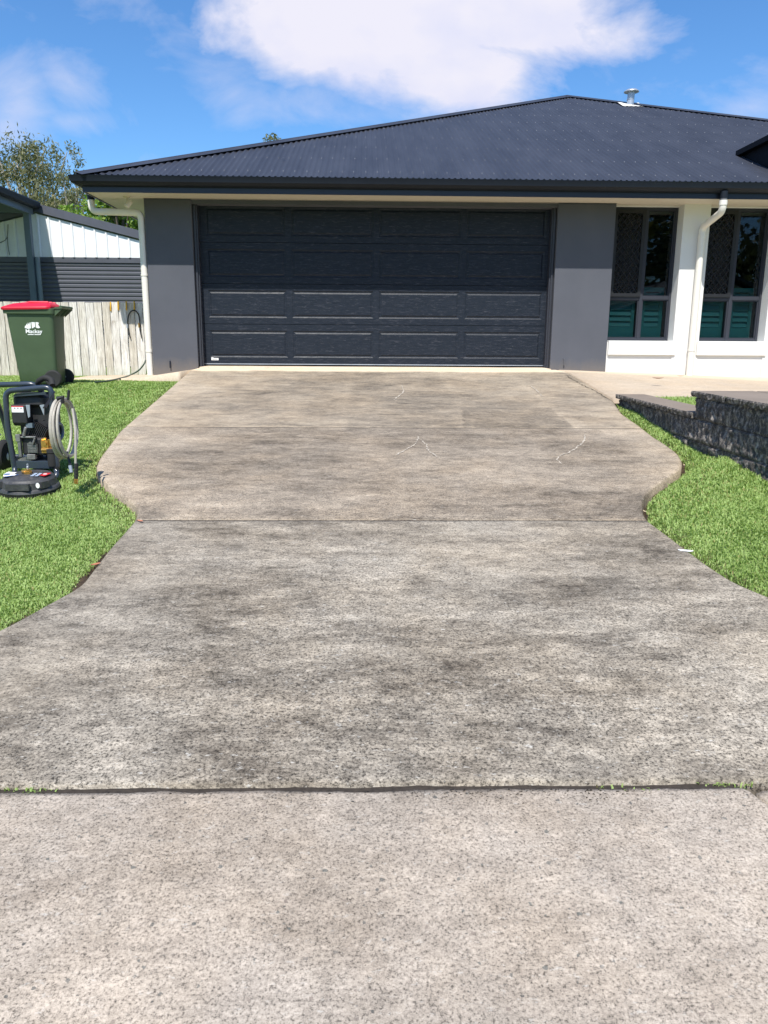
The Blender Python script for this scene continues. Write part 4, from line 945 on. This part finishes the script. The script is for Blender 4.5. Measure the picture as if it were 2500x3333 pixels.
# ================================================================== WHEELIE BIN
bin_ = thing('wheelie_bin', 'dark green wheelie bin with red lid and white emblem in front of the fence', 'wheelie bin', (-3.865, 9.36, 0.925), rad(4))
def bodyring(z):
    t = z/0.86; return (-0.185-0.075*t, 0.235+0.035*t, -0.17-0.05*t, 0.17+0.05*t)   # x0,x1,y0,y1 (hinge side +x)
def rrect(x0, x1, y0, y1, r, z, n=5):
    out = []
    for cx_, cy_, a0 in ((x1-r, y1-r, 0), (x0+r, y1-r, 90), (x0+r, y0+r, 180), (x1-r, y0+r, 270)):
        for i in range(n+1): a = rad(a0+90*i/n); out.append((cx_+r*math.cos(a), cy_+r*math.sin(a), z))
    return out
mb = MB(); rings = []
for z in (0.04, 0.06, 0.2, 0.5, 0.76, 0.80, 0.82, 0.83):
    a = list(bodyring(z)); r_ = 0.045
    if z == 0.04: a = [a[0]+.01, a[1]-.01, a[2]+.01, a[3]-.01]
    rings.append(rrect(*a, r_, z))
for z, g_ in ((0.832, 0.028), (0.885, 0.032), (0.890, 0.022)):
    a = bodyring(0.83); rings.append(rrect(a[0]-g_, a[1]+g_*0.5, a[2]-g_*0.8, a[3]+g_*0.8, 0.05, z))
nr = len(rings[0]); vv = [p for r_ in rings for p in r_]
mb.add(vv, [(i*nr+j, i*nr+(j+1) % nr, (i+1)*nr+(j+1) % nr, (i+1)*nr+j) for i in range(len(rings)-1) for j in range(nr)]+[tuple(reversed(range(nr))), tuple((len(rings)-1)*nr+j for j in range(nr))])
body = mb.build('body', M_BIN, bin_, smooth=35)
mb = MB()   # lid: domed red cover with lip and raised ribs
a = bodyring(0.83); lr = []
for z, g_ in ((0.872, 0.040), (0.892, 0.044), (0.905, 0.036), (0.925, -0.01), (0.945, -0.06), (0.952, -0.11)):
    q = rrect(a[0]-g_+0.0, a[1]+g_*0.35-0.03, a[2]-g_, a[3]+g_, 0.055, z); lr.append([(p[0], p[1], p[2]+0.012*(p[0]-a[0])/0.5) for p in q])
nr = len(lr[0]); mb.add([p for r_ in lr for p in r_], [(i*nr+j, i*nr+(j+1) % nr, (i+1)*nr+(j+1) % nr, (i+1)*nr+j) for i in range(len(lr)-1) for j in range(nr)]+[tuple(reversed(range(nr))), tuple((len(lr)-1)*nr+j for j in range(nr))])
for yv in (-0.13, 0.0, 0.13): mb.tube([(-0.20, yv, 0.925), (0.0, yv, 0.962), (0.20, yv, 0.962)], 0.012, 8)
mb.box(-0.34, -0.29, -0.06, 0.06, 0.885, 0.905)
mb.build('lid', M_RED, bin_, smooth=35)
mb = MB()   # hinge handle with gusset ribs
for yv in (-0.20, -0.13, -0.06, 0.06, 0.13, 0.20): mb.prism([(0.27, yv, 0.80), (0.285, yv, 0.905), (0.36, yv, 0.915), (0.365, yv, 0.885)], (0, 0.008, 0))
mb.tube([(0.355, -0.21, 0.908), (0.355, 0.21, 0.908)], 0.017, 12); mb.box(0.27, 0.35, -0.21, 0.21, 0.888, 0.896)
mb.build('handle', M_BIN, bin_)
for yv in (-0.235, 0.235):
    mb = MB(); s_ = 1 if yv > 0 else -1
    M_ = Matrix.Translation((0.215, yv, 0.10)) @ Matrix.Rotation(rad(90), 4, 'X')
    mb.lathe([(0.03, -0.022), (0.085, -0.024), (0.098, -0.012), (0.1, 0), (0.098, 0.012), (0.085, 0.024), (0.03, 0.022)], (0, 0, 0), 28, M=M_); wh = mb.build('wheel', M_RUBBER, bin_, smooth=35)
mb = MB(); mb.cyl((0.215, -0.24, 0.10), (0.215, 0.24, 0.10), 0.012, 10); mb.build('axle', M_GALV, bin_)
# council emblem on the side: blocks of a skyline, lettering below
def yside(z): return bodyring(z)[2]-0.0015
def onside(x, z): return (x, yside(z), z)
ang = math.atan2(0.05, 0.86)
mb = MB(); cx_ = 0.035; cz_ = 0.665
def sp2(pts): mb.add([onside(cx_+a*1.9/1000, cz_+b*1.9/1000) for a, b in pts], [tuple(range(len(pts)))])
sp2([(-50, 4), (-48, 14), (-40, 20), (-36, 30), (-32, 20), (-28, 36), (-22, 22), (-18, 36), (-12, 36), (-14, 2), (-30, -2)])
sp2([(-8, 2), (-8, 38), (12, 38), (12, 8), (6, 10), (0, 4)]); sp2([(16, 6), (16, 38), (28, 38), (36, 34), (30, 24), (40, 6), (28, 2)])
mb.box(cx_-0.070, cx_-0.004, yside(cz_-0.066), yside(cz_-0.066)+0.0012, cz_-0.070, cz_-0.062); mb.box(cx_+0.004, cx_+0.072, yside(cz_-0.066), yside(cz_-0.066)+0.0012, cz_-0.070, cz_-0.062)
mb.build('emblem', M_STICK, body)
def text(txt, size, mat, parent, M_, name='lettering', ext=0.0006, off=0.0):
    cu_ = bpy.data.curves.new(name, 'FONT'); cu_.body = txt; cu_.size = size; cu_.extrude = ext; cu_.align_x = 'CENTER'; cu_.align_y = 'CENTER'; cu_.offset = off
    to = bpy.data.objects.new(name, cu_); C.objects.link(to); bpy.context.view_layer.update()
    me = bpy.data.meshes.new_from_object(to.evaluated_get(bpy.context.evaluated_depsgraph_get())); bpy.data.objects.remove(to)
    me.materials.clear(); me.materials.append(mat); o = bpy.data.objects.new(name, me); C.objects.link(o); o.parent = parent; o.matrix_local = M_; return o
text('Mackay', 0.062, M_STICK, body, Matrix.Translation((cx_+0.002, yside(cz_-0.032)-0.001, cz_-0.032)) @ Matrix.Rotation(rad(90)-ang*0.9, 4, 'X'), off=0.0008)

# ================================================================== PRESSURE WASHER
WX, WYY = -2.325, 5.40; WZ = 0.104*WYY-0.052
ws = thing('pressure_washer', 'petrol pressure washer in a dark tube frame standing on the left lawn', 'pressure washer', (WX, WYY, WZ), rad(-3))
def wb(mb_, name, mats, par=ws, **k): return mb_.build(name, mats, par, **k)
r0 = 0.0190
# front hoop
mb = MB(); mb.tube(bendpts([(0.155, 0.0, 0.10), (0.148, 0, 0.36), (0.165, 0.0, 0.655), (-0.155, -0.01, 0.625), (-0.165, -0.01, 0.40), (-0.150, 0, 0.09)], 0.055, 6), r0, 14); wb(mb, 'front_hoop', M_TUBE, smooth=True)
mb = MB(); mb.tube(bendpts([(0.05, 0.30, 0.10), (0.03, 0.30, 0.40), (-0.005, 0.16, 0.665), (-0.34, 0.15, 0.655), (-0.34, 0.30, 0.35), (-0.32, 0.30, 0.10)], 0.07, 6), r0, 14); wb(mb, 'rear_hoop', M_TUBE, smooth=True)
for s_, nm in ((1, 'leg'), (-1, 'leg')):
    mb = MB(); x_ = 0.150*s_
    mb.tube(bendpts([(x_, 0.02, 0.16), (x_*0.98, -0.005, 0.07), (x_*1.12 if s_ > 0 else x_*0.9, -0.035, 0.045), (x_*0.93 if s_ > 0 else x_*0.62, -0.05, 0.004)], 0.03, 6), r0, 12); wb(mb, nm, M_TUBE, smooth=True)
mb = MB(); mb.tube([(-0.148, 0.0, 0.12), (-0.30, 0.30, 0.12), (0.05, 0.30, 0.12), (0.150, 0.0, 0.12)], r0, 12); wb(mb, 'side_rail', M_TUBE, smooth=True)
mb = MB(); mb.box(-0.16, 0.10, 0.0, 0.27, 0.128, 0.138); mb.box(-0.16, 0.14, -0.006, -0.001, 0.085, 0.138); wb(mb, 'base_plate', M_TUBE, bevel=0.002)
mb = MB(); mb.box(0.145, 0.165, -0.018, 0.0, 0.085, 0.12); mb.cyl((0.152, -0.022, 0.09), (0.152, 0.01, 0.09), 0.016, 12); wb(mb, 'foot_clamp', M_BLACK)
# fuel tank and air filter
mb = MB(); t_ = []
for z, g_ in ((0.515, 0.02), (0.53, 0.0), (0.575, -0.0), (0.605, 0.02), (0.612, 0.06)): t_.append(rrect(-0.145+g_, 0.105-g_, 0.03+g_, 0.20-g_, 0.05, z))
nr = len(t_[0]); mb.add([p for r_ in t_ for p in r_], [(i*nr+j, i*nr+(j+1) % nr, (i+1)*nr+(j+1) % nr, (i+1)*nr+j) for i in range(len(t_)-1) for j in range(nr)]+[tuple(reversed(range(nr))), tuple((len(t_)-1)*nr+j for j in range(nr))]); wb(mb, 'fuel_tank', M_ENGINE, smooth=35)
mb = MB(); mb.prism([(-0.115, -0.004, 0.585), (0.125, -0.004, 0.602), (0.118, -0.004, 0.618), (-0.09, -0.004, 0.608)], (0, 0.05, 0)); wb(mb, 'top_tray', M_GALV if False else M_TUBE)
mb = MB(); mb.box(-0.135, -0.03, 0.0, 0.12, 0.40, 0.53); mb.tube([(-0.135, 0.03, 0.40), (-0.03, 0.03, 0.40)], 0.02, 8); af = wb(mb, 'air_filter', M_ENGINE, bevel=0.012)
mb = MB(); mb.box(-0.128, -0.045, -0.003, -0.001, 0.478, 0.515); mb.box(-0.128, -0.045, -0.0031, -0.0009, 0.515, 0.522, 1)
for i in range(3): mb.box(-0.108+i*0.022, -0.101+i*0.022, -0.0042, -0.0032, 0.503, 0.510, 2)
wb(mb, 'warning_label', [M_STICK, M_REDST, M_BLACK], af)
mb = MB(); mb.box(-0.12, 0.11, 0.08, 0.22, 0.30, 0.515); mb.cyl((0.07, 0.02, 0.42), (0.07, 0.06, 0.42), 0.004, 8); wb(mb, 'muffler', M_ENGINE, bevel=0.01)
mb = MB(); mb.prism([(0.075, -0.01, 0.53), (0.105, -0.01, 0.535), (0.098, -0.01, 0.46)], (0, 0.01, 0)); wb(mb, 'bracket', M_GALV); mb = MB(); mb.prism([(-0.028, 0.0, 0.53), (0.0, 0, 0.53), (-0.005, 0, 0.45), (-0.018, 0, 0.44)], (0, 0.01, 0)); wb(mb, 'bracket', M_GALV)
# finned cylinder, tilted
mb = MB(); M_ = Matrix.Translation((0.02, 0.10, 0.335)) @ Matrix.Rotation(rad(30), 4, 'Y')
for i in range(9): mb.box(-0.055, 0.055, -0.06, 0.06, -0.055+i*0.0125, -0.050+i*0.0125, M=M_ @ Matrix.Rotation(rad(90), 4, 'Y'))
mb.box(-0.045, 0.045, -0.05, 0.05, -0.055, 0.052, M=M_ @ Matrix.Rotation(rad(90), 4, 'Y')); wb(mb, 'cylinder_fins', M_ENGINE)
mb = MB(); mb.box(-0.012, 0.045, -0.005, 0.004, 0.372, 0.381, M=Matrix.Translation((0.0, 0, -0.13)) @ Matrix.Rotation(rad(-28), 4, 'Y') @ Matrix.Translation((-0.03, 0, 0.13))); mb.box(-0.045, 0.0, 0.01, 0.05, 0.37, 0.40); wb(mb, 'spark_cap', M_POST)
# crankcase with grille, alloy side casting
mb = MB(); mb.box(-0.095, 0.075, 0.02, 0.25, 0.175, 0.30); cc2 = wb(mb, 'engine_block', M_ENGINE, bevel=0.015)
mb = MB(); mb.box(-0.110, -0.088, -0.006, 0.02, 0.165, 0.325); mb.box(-0.10, 0.02, -0.004, 0.02, 0.300, 0.312); mb.box(-0.118, -0.085, -0.012, 0.03, 0.275, 0.325)
mb.tube([(-0.06, 0, 0.315), (-0.045, -0.005, 0.36), (-0.04, 0, 0.375)], [0.014, 0.010, 0.012], 10); mb.box(-0.055, 0.005, 0.0, 0.03, 0.148, 0.185); mb.cyl((0.0, -0.01, 0.255), (0.02, -0.01, 0.30), 0.008, 8)
wb(mb, 'crankcase_casting', M_ALLOY, bevel=0.004)
mb = MB(); mb.box(-0.045, 0.025, 0.006, 0.018, 0.195, 0.26)
for i in range(5): mb.box(-0.042, 0.022, -0.002, 0.006, 0.200+i*0.011, 0.206+i*0.011)
mb.prism([(-0.04, -0.002, 0.262), (-0.02, -0.002, 0.275), (-0.005, -0.002, 0.255), (0.015, -0.002, 0.27), (0.022, -0.002, 0.255)], (0, 0.008, 0)); wb(mb, 'recoil_grille', M_ALLOY)
mb = MB(); mb.box(0.055, 0.105, 0.0, 0.07, 0.195, 0.285); mb.box(0.105, 0.145, 0.01, 0.06, 0.245, 0.29); mb.tube([(0.06, -0.005, 0.218), (0.15, -0.005, 0.222)], 0.013, 12); mb.cyl((0.085, -0.012, 0.262), (0.085, 0.01, 0.262), 0.013, 14); mb.cyl((0.055, 0.02, 0.288), (0.085, 0.02, 0.296), 0.01, 8); mb.cyl((0.12, 0.03, 0.27), (0.12, 0.03, 0.19), 0.011, 10)
wb(mb, 'brass_pump', M_BRASS, smooth=35)
mb = MB(); mb.lathe([(0.012, 0.0), (0.03, 0.0), (0.032, 0.02), (0.03, 0.09), (0.034, 0.095), (0.034, 0.12), (0.01, 0.125)], (0.128, -0.005, 0.105), 18); wb(mb, 'hose_connector', M_RUBBER, smooth=30)
M_ = Matrix.Translation((0.12, 0.16, 0.33)) @ Matrix.Rotation(rad(90), 4, 'Y')
mb = MB(); mb.tube([(M_ @ Vector((0.055*math.cos(a), 0.055*math.sin(a), 0))) for a in np.linspace(0, 6.0, 22)], 0.012, 8); wb(mb, 'fan_housing', M_POST, smooth=True)
for x_, y_ in ((-0.27, 0.08), (-0.27, 0.0)): pass
M_ = Matrix.Translation((-0.245, 0.20, 0.13)) @ Matrix.Rotation(rad(90), 4, 'Y')
for x_ in (-0.36, -0.09):
    M_ = Matrix.Translation((x_, 0.28, 0.125)) @ Matrix.Rotation(rad(90), 4, 'Y')
    mb = MB(); mb.lathe([(0.06, -0.028), (0.105, -0.028), (0.122, -0.012), (0.125, 0), (0.122, 0.012), (0.105, 0.028), (0.06, 0.028)], (0, 0, 0), 30, M=M_); wl = wb(mb, 'wheel', M_RUBBER, smooth=35)
    mb = MB(); mb.lathe([(0.012, -0.02), (0.062, -0.024), (0.062, 0.024), (0.012, 0.03)], (0, 0, 0), 24, M=M_); wb(mb, 'rim', M_STICK, wl, smooth=35)
mb = MB(); mb.tube(curve([(0.145, 0.06, 0.66), (0.125, 0.09, 0.695), (0.08, 0.10, 0.71), (0.03, 0.12, 0.69), (0.0, 0.15, 0.67)], 6), 0.020, 10); wb(mb, 'handle_grip', M_RUBBER, smooth=True)
mb = MB(); mb.tube(curve([(0.165, 0.0, 0.60), (0.185, -0.10, 0.57), (0.20, -0.22, 0.53)], 4), 0.0045, 6); mb.tube(curve([(0.175, 0.02, 0.62), (0.20, -0.10, 0.58), (0.215, -0.22, 0.53)], 4), 0.0045, 6); wb(mb, 'hose_hook', M_BLACK)

# hose coil hanging from the hook
HX, HY, HZ = -1.955, 5.02, 0.928
coil = thing('pressure_hose', 'coiled grey high pressure hose hanging on the right side of the washer', 'hose', (HX, HY, HZ))
mb = MB(); pts = []
turns = 6
for i in range(turns*36+1):
    a = 2*math.pi*i/36+math.pi/2; kx = i/36/turns; off = (kx-0.5)*0.050; rr = 0.165+0.008*math.sin(i*0.11); 
    drop = 0.5-0.5*math.sin(a); spread = 1.0+0.5*drop
    pts.append((off*spread+0.01*math.sin(i*0.05), math.cos(a)*(rr-0.015*abs(off)/0.04), math.sin(a)*(rr+0.012)-0.012*drop))
mb.tube(pts, 0.0082, 8); mb.build('coil', M_HOSE, coil, smooth=True)
def hp(x, y, Y): 
    q = atY(x, y, Y); return (q[0]-HX, q[1]-HY, q[2]-HZ)
mb = MB(); mb.tube(curve([hp(236, 1330, 4.98), hp(244, 1390, 4.95), hp(246, 1440, 4.93), hp(246, 1512, 4.92)], 6), 0.0082, 8); mb.build('hose_tail', M_HOSE, coil, smooth=True)
mb = MB(); mb.tube([hp(248, 1508, 4.92), hp(248, 1558, 4.92)], 0.0125, 10)
for k in range(4): mb.tube([hp(248, 1518+k*10, 4.92), hp(248, 1521+k*10, 4.92)], 0.0145, 10)
mb.build('rubber_sleeve', M_RUBBER, coil)
mb = MB(); mb.tube([hp(247, 1556, 4.92), hp(247, 1574, 4.92)], 0.011, 10)
for k in range(3): mb.tube([hp(247, 1558+k*6, 4.92), hp(247, 1561+k*6, 4.92)], 0.0145, 10)
mb.build('brass_coupling', M_BRASS, coil)
mb = MB(); mb.tube([hp(216, 1470, 4.98), hp(228, 1510, 4.96), hp(230, 1540, 4.95)], 0.009, 8); s1 = mb.build('wand', M_BLACK, coil)
mb = MB(); mb.tube([hp(228, 1515, 4.955), hp(232, 1538, 4.945)], 0.0115, 8); mb.build('steel_coupling', M_GALV, coil)
mb = MB(); mb.tube([hp(222, 1302, 4.98), hp(224, 1270, 4.98)], 0.009, 10); mb.tube([hp(186, 1298, 4.95), hp(205, 1292, 4.95), hp(202, 1312, 4.95)], 0.014, 8); mb.build('strap', M_BLACK, coil)

# surface cleaner
SX, SYY = -2.262, 5.14; SZ = 0.104*SYY-0.045
sc = thing('surface_cleaner', 'round black surface cleaner disc with brass swivel lying on grass before the washer', 'surface cleaner', (SX, SYY, SZ+0.005))
sc.rotation_euler = (math.atan(0.104)*0.9, 0, 0)
mb = MB(); mb.lathe([(0.150, 0.012), (0.188, 0.010), (0.192, 0.018), (0.186, 0.032), (0.176, 0.040), (0.168, 0.082), (0.152, 0.098), (0.10, 0.109), (0.02, 0.113)], (0, 0, 0), 64)
for a_, w__ in ((-90, 0.075), (-35, 0.03), (-150, 0.04)):
    M_ = Matrix.Rotation(rad(a_+90), 4, 'Z'); mb.box(-w__, w__, -0.188, -0.165, 0.045, 0.088, M=M_)
mb.build('housing', M_PLASTIC, sc, smooth=28)
mb = MB()
for i in range(90):
    a_ = 2*math.pi*i/90; mb.tube([(0.186*math.cos(a_), 0.186*math.sin(a_), 0.012), (0.190*math.cos(a_), 0.190*math.sin(a_), -0.012)], 0.0035, 5)
mb.build('brush_skirt', M_RUBBER, sc)
mb = MB(); mb.lathe([(0.028, 0.0), (0.028, 0.016), (0.018, 0.018), (0.018, 0.028), (0.008, 0.030)], (0.0, 0, 0.112), 8); mb.tube([(-0.01, 0, 0.128), (-0.035, -0.012, 0.128)], 0.011, 8); sw = mb.build('swivel', M_BRASS, sc)
mb = MB(); mb.tube([(0.003, 0, 0.14), (0.003, 0, 0.158), (0.006, 0, 0.162), (0.004, 0, 0.178)], [0.005, 0.008, 0.005, 0.007], 10); mb.build('plug', M_GALV, sw)
def arcsector(a0, a1, r1, r2, z, mi, mb): 
    A_ = np.linspace(rad(a0), rad(a1), 10); P = [(r2*math.cos(a), r2*math.sin(a), z) for a in A_]+[(r1*math.cos(a), r1*math.sin(a), z) for a in A_[::-1]]; mb.add(P, [tuple(range(len(P)))], mi)
mb = MB(); arcsector(165, 215, 0.085, 0.150, 0.1135, 0, mb); arcsector(210, 222, 0.06, 0.14, 0.1133, 1, mb); arcsector(-28, 5, 0.105, 0.150, 0.1135, 2, mb)
P_ = [(-0.125+0.022*math.cos(a), -0.028+0.018*math.sin(a), 0.1145) for a in np.linspace(0, 6.28, 16)[:-1]]; mb.add(P_, [tuple(range(15))], 1)
P_ = [(0.122+0.014*math.cos(a), -0.022+0.011*math.sin(a), 0.1145) for a in np.linspace(0, 6.28, 14)[:-1]]; mb.add(P_, [tuple(range(13))], 0)
for i in range(2):
    for j in range(3): mb.box(0.045+i*0.030, 0.066+i*0.030, -0.075+j*0.028, -0.057+j*0.028, 0.1142, 0.1148, 3)
mb.box(-0.08, -0.062, -0.06, -0.03, 0.1142, 0.1148, 0)
stk = mb.build('sticker', [M_STICK, M_BLUE, M_REDST, paint('sticker_pale_blue', (0.45, 0.55, 0.7), 0.4)], sc)
mb = MB(); P_ = [(0.118+0.013*math.cos(a), -0.1475+0.001*math.sin(a), 0.070+0.018*math.sin(a)) for a in np.linspace(0, 6.28, 18)[:-1]]; mb.add(P_, [tuple(range(17))]); mb.build('round_badge', M_STICK, sc)

# ================================================================== FALLEN LEAVES AND SCRAPS
def leaf(pt, ln, wd_, rz, mt, label, name='fallen_leaf', cat='leaf', grp=None, curl=0.3, dz=0.006):
    n = 8; V = []
    for i in range(n+1):
        t = i/n; w__ = wd_*math.sin(math.pi*min(1, t*0.96+0.03))**0.8; x_ = (t-0.5)*ln; z_ = curl*ln*(t-0.5)**2*1.2
        for s_ in (-1, 0, 1): V.append((x_, s_*w__/2, z_+abs(s_)*w__*0.25))
    F = [(3*i+j, 3*i+j+1, 3*i+j+4, 3*i+j+3) for i in range(n) for j in range(2)]
    mb = MB(); mb.add(V, F); o = mb.build(name, mt); md = o.modifiers.new('thick', 'SOLIDIFY'); md.thickness = 0.0008
    o.location = (pt[0], pt[1], pt[2]+dz); o.rotation_euler = (math.atan(SL), 0, rz); tag(o, label, cat, grp); return o
leaf(slope(457, 1700), 0.050, 0.018, 0.3-0.9, M_LEAF1, 'orange red dead leaf on the driveway edge at the second joint')
leaf(slope(312, 1842), 0.055, 0.020, 0.9, M_LEAF1, 'orange red dead leaf at the lawn edge on the left of the slab')
leaf(atZ(2142, 1234, 1.045), 0.14, 0.035, -0.1, paint('leaf_brown', (0.20, 0.07, 0.04), 0.8), 'long brown dead leaf on the path below the windows')
leaf(atZ(2215, 1226, 1.05), 0.09, 0.02, 0.0, paint('leaf_grey', (0.22, 0.20, 0.17), 0.8), 'small grey twig of bark against the white house wall', 'bark_scrap', 'bark')
for i, (a, b, rz) in enumerate([(2226, 1520, 1.2), (2098, 1672, 1.6), (2375, 1718, -0.4), (2290, 1650, -0.2), (2215, 1645, 0.1), (2470, 1815, -1.0)]):
    leaf(slope(a, b, -0.02), 0.055, 0.013, rz, M_LEAF2, ['straw coloured leaf at the tip of the slab beside the right lawn', 'straw coloured leaf at the narrow waist of the driveway', 'longest dry leaf lying in the middle of the right lawn', 'dry leaf on the right lawn above the longest dry leaf', 'dry leaf on the right lawn nearest the driveway waist', 'dry leaf on the right lawn near the lower right edge'][i], grp='dry leaves on the right lawn', dz=0.012)
p = slope(2232, 1794); mb = MB(); P_ = [(0.036*math.cos(a)*(1+0.2*math.sin(3*a)), 0.015*math.sin(a)*(1+0.3*math.cos(2*a)), 0) for a in np.linspace(0, 6.28, 20)[:-1]]; mb.add([(q[0], q[1], 0) for q in P_]+[(q[0], q[1], 0.0015) for q in P_], [tuple(range(19)), tuple(range(19, 38))]+[(i, (i+1) % 19, 19+(i+1) % 19, 19+i) for i in range(19)])
o = mb.build('paint_blob', M_STICK); o.location = (p[0], p[1], p[2]+0.003); o.rotation_euler = (math.atan(SL), 0, -0.35); tag(o, 'white dried paint blob on the slab edge beside the right lawn', 'paint blob')

# ================================================================== TREES
def tree(name, label, base, height, spread, leafmat, nleaf, lsize, bark=M_BARK, clumps=26, trunk_r=0.18, crown_lo=0.35, seed=1, droop=0.0, aspect=2.6, grp='trees behind the houses', flat=0.8, csize=0.20):
    rs = np.random.default_rng(seed); rnd = random.Random(seed)
    root = thing(name, label, 'tree', base, 0, grp); mb = MB(); tips = []
    fork = height*crown_lo
    mb.tube(curve([(0, 0, -0.2), (0.1*spread*rnd.uniform(-1, 1)*0.3, 0, fork*0.5), (0, 0, fork)], 5), [trunk_r*(1-0.03*i) for i in range(11)], 10)
    for k in range(clumps):
        a = 2*math.pi*(k*0.381966)+rnd.uniform(-.3, .3); el = math.sqrt((k+0.5)/clumps); r_ = spread*0.5*el*rnd.uniform(0.7, 1.05)
        zt = fork+(height-fork)*(1-0.75*el**2)*rnd.uniform(0.55, 1.0)
        tip = Vector((r_*math.cos(a), r_*math.sin(a)*0.9, zt)); mid = Vector((tip.x*0.4, tip.y*0.4, fork+(zt-fork)*0.45+0.1*height*rnd.uniform(-.5, .5)))
        br = curve([(0, 0, fork*rnd.uniform(0.75, 1.0)), mid, tip], 5); mb.tube(br, [max(0.012, trunk_r*0.45*(1-i/len(br)*0.93)) for i in range(len(br))], 6)
        tips.append((tip, csize*spread*rnd.uniform(0.55, 1.15)))
        if k % 2 == 0:
            t2 = mid.lerp(tip, 0.6)+Vector((rnd.uniform(-1, 1), rnd.uniform(-1, 1), rnd.uniform(-.3, .8)))*spread*0.10; b2 = curve([mid, mid.lerp(t2, .5)+Vector((0, 0, .1)), t2], 3)
            mb.tube(b2, [0.03*(1-i/len(b2)*0.8)*spread/5 for i in range(len(b2))], 5); tips.append((t2, csize*spread*rnd.uniform(0.4, 0.8)))
    mb.build('trunk', bark, root, smooth=True)
    n = nleaf; pick = rs.integers(0, len(tips), n); ctr = np.array([tips[i][0][:] for i in pick]); rad_ = np.array([tips[i][1] for i in pick])
    d = rs.normal(0, 1, (n, 3)); d /= np.linalg.norm(d, axis=1)[:, None]; q = rs.uniform(0.15, 1, n)**0.5
    P = ctr+d*(rad_*q)[:, None]*np.array([1, 1, flat]); P[:, 2] -= droop*rad_*rs.uniform(0, 1, n)
    # break clumps into sprays
    keep = fbm(P[:, 0]*1.6/spread*5+seed, (P[:, 2]+P[:, 1]*0.6)*1.6/spread*5, 3, seed+9) > 0.40; P = P[keep]; n = len(P)
    u = rs.normal(0, 1, (n, 3)); u[:, 2] -= droop*1.2; u /= np.linalg.norm(u, axis=1)[:, None]; v = np.cross(u, rs.normal(0, 1, (n, 3))); v /= np.linalg.norm(v, axis=1)[:, None]
    L_ = (lsize*rs.uniform(0.6, 1.3, n))[:, None]; W_ = L_/aspect
    V = np.stack([P-u*L_/2, P+v*W_/2, P+u*L_/2, P-v*W_/2], 1).reshape(-1, 3); F = np.arange(4*n).reshape(n, 4)
    T = np.repeat(np.stack([np.clip(rs.normal(0.5, 0.22, n)+(fbm(P[:, 0]*2, P[:, 2]*2, 2, 5)-0.5)*0.8, 0, 1), (rs.uniform(0, 1, n) < 0.03)*0.7, 0*L_[:, 0]], -1), 4, 0)
    o = npmesh('crown', V, F, leafmat, T); o.parent = root; return root
p = atY(60, 700, 30); tree('gum_tree', 'tall grey green gum tree with pale branches behind the carport', (p[0]+0.3, 30, 0.9), 8.0, 6.4, M_GUM, 26000, 0.16, clumps=34, crown_lo=0.42, seed=3, droop=0.5, aspect=3.6, csize=0.13)
p = atY(215, 700, 27); tree('gum_tree', 'thin drooping gum tree beside the house eave left of the gutter', (p[0]+0.2, 27, 0.9), 6.2, 3.6, M_GUM, 7000, 0.13, clumps=20, crown_lo=0.40, seed=8, droop=0.9, aspect=4, csize=0.13)
p = atY(390, 740, 22); tree('leafy_tree', 'bright green leafy tree behind the shed roof next to the downpipe', (p[0], 22, 0.9), 4.7, 2.6, M_LUSH, 12000, 0.13, M_BARK2, clumps=24, crown_lo=0.45, seed=5, aspect=1.9, csize=0.16)
p = atY(280, 740, 22); tree('leafy_tree', 'light green leafy tree behind the middle of the shed roof', (p[0], 22.3, 0.9), 4.5, 2.4, M_LUSH, 9000, 0.13, M_BARK2, clumps=20, crown_lo=0.45, seed=6, aspect=1.9, csize=0.16)
p = atY(60, 720, 24); tree('leafy_tree', 'yellow green bushy tree seen under the carport roof', (p[0]-0.6, 24, 0.9), 4.55, 4.4, M_LUSH, 13000, 0.14, M_BARK2, clumps=26, crown_lo=0.4, seed=11, aspect=2.2, csize=0.15)
p = atY(450, 740, 34); tree('leafy_tree', 'dark green tree far behind the house just left of the downpipe', (p[0], 34, 0.9), 6.0, 3.2, M_GUM, 9000, 0.18, clumps=20, crown_lo=0.3, seed=12, aspect=2.2, csize=0.18)
p = atY(868, 460, 40); tree('leafy_tree', 'tree whose top just shows above the roof hip', (p[0], 40, 0.9), float(p[2])-0.9+0.20, 3.4, M_GUM, 7000, 0.18, clumps=18, crown_lo=0.6, seed=14, aspect=2.5, csize=0.13)

# the other side of the street (seen only mirrored in the window glass)
nb = thing('neighbour_house', 'pale house across the street mirrored in the right window', 'house', (17, -16, -0.05))
mb = MB(); mb.prism([(-5, 0, 0), (5, 0, 0), (5, 0, 2.7), (0, 0, 4.6), (-5, 0, 2.7)], (0, -8, 0)); mb.build('wall', M_CREAM, nb)
mb = MB(); mb.prism([(-5.6, 0.5, 2.55), (0, 0.5, 4.75), (5.6, 0.5, 2.55), (5.6, 0.5, 2.70), (0, 0.5, 4.9), (-5.6, 0.5, 2.70)], (0, -9, 0)); mb.build('roof', M_BARGE, nb)
for i, (x_, y_, h_, s_) in enumerate([(9, -20, 9, 9), (16, -28, 11, 12), (26, -24, 10, 10), (-2, -24, 10, 10), (-12, -22, 9, 9)]):
    tree('street_tree', ['dense street tree behind the camera mirrored in the glass', 'tallest tree behind the house across the street', 'broad tree at the far end across the street', 'tree across the street straight behind the camera', 'tree across the street behind the camera to the left'][i], (x_, y_, -0.1), h_, s_, M_GUM, 5000, 0.5, clumps=22, crown_lo=0.3, seed=20+i, aspect=1.6, csize=0.22, grp='trees across the street')
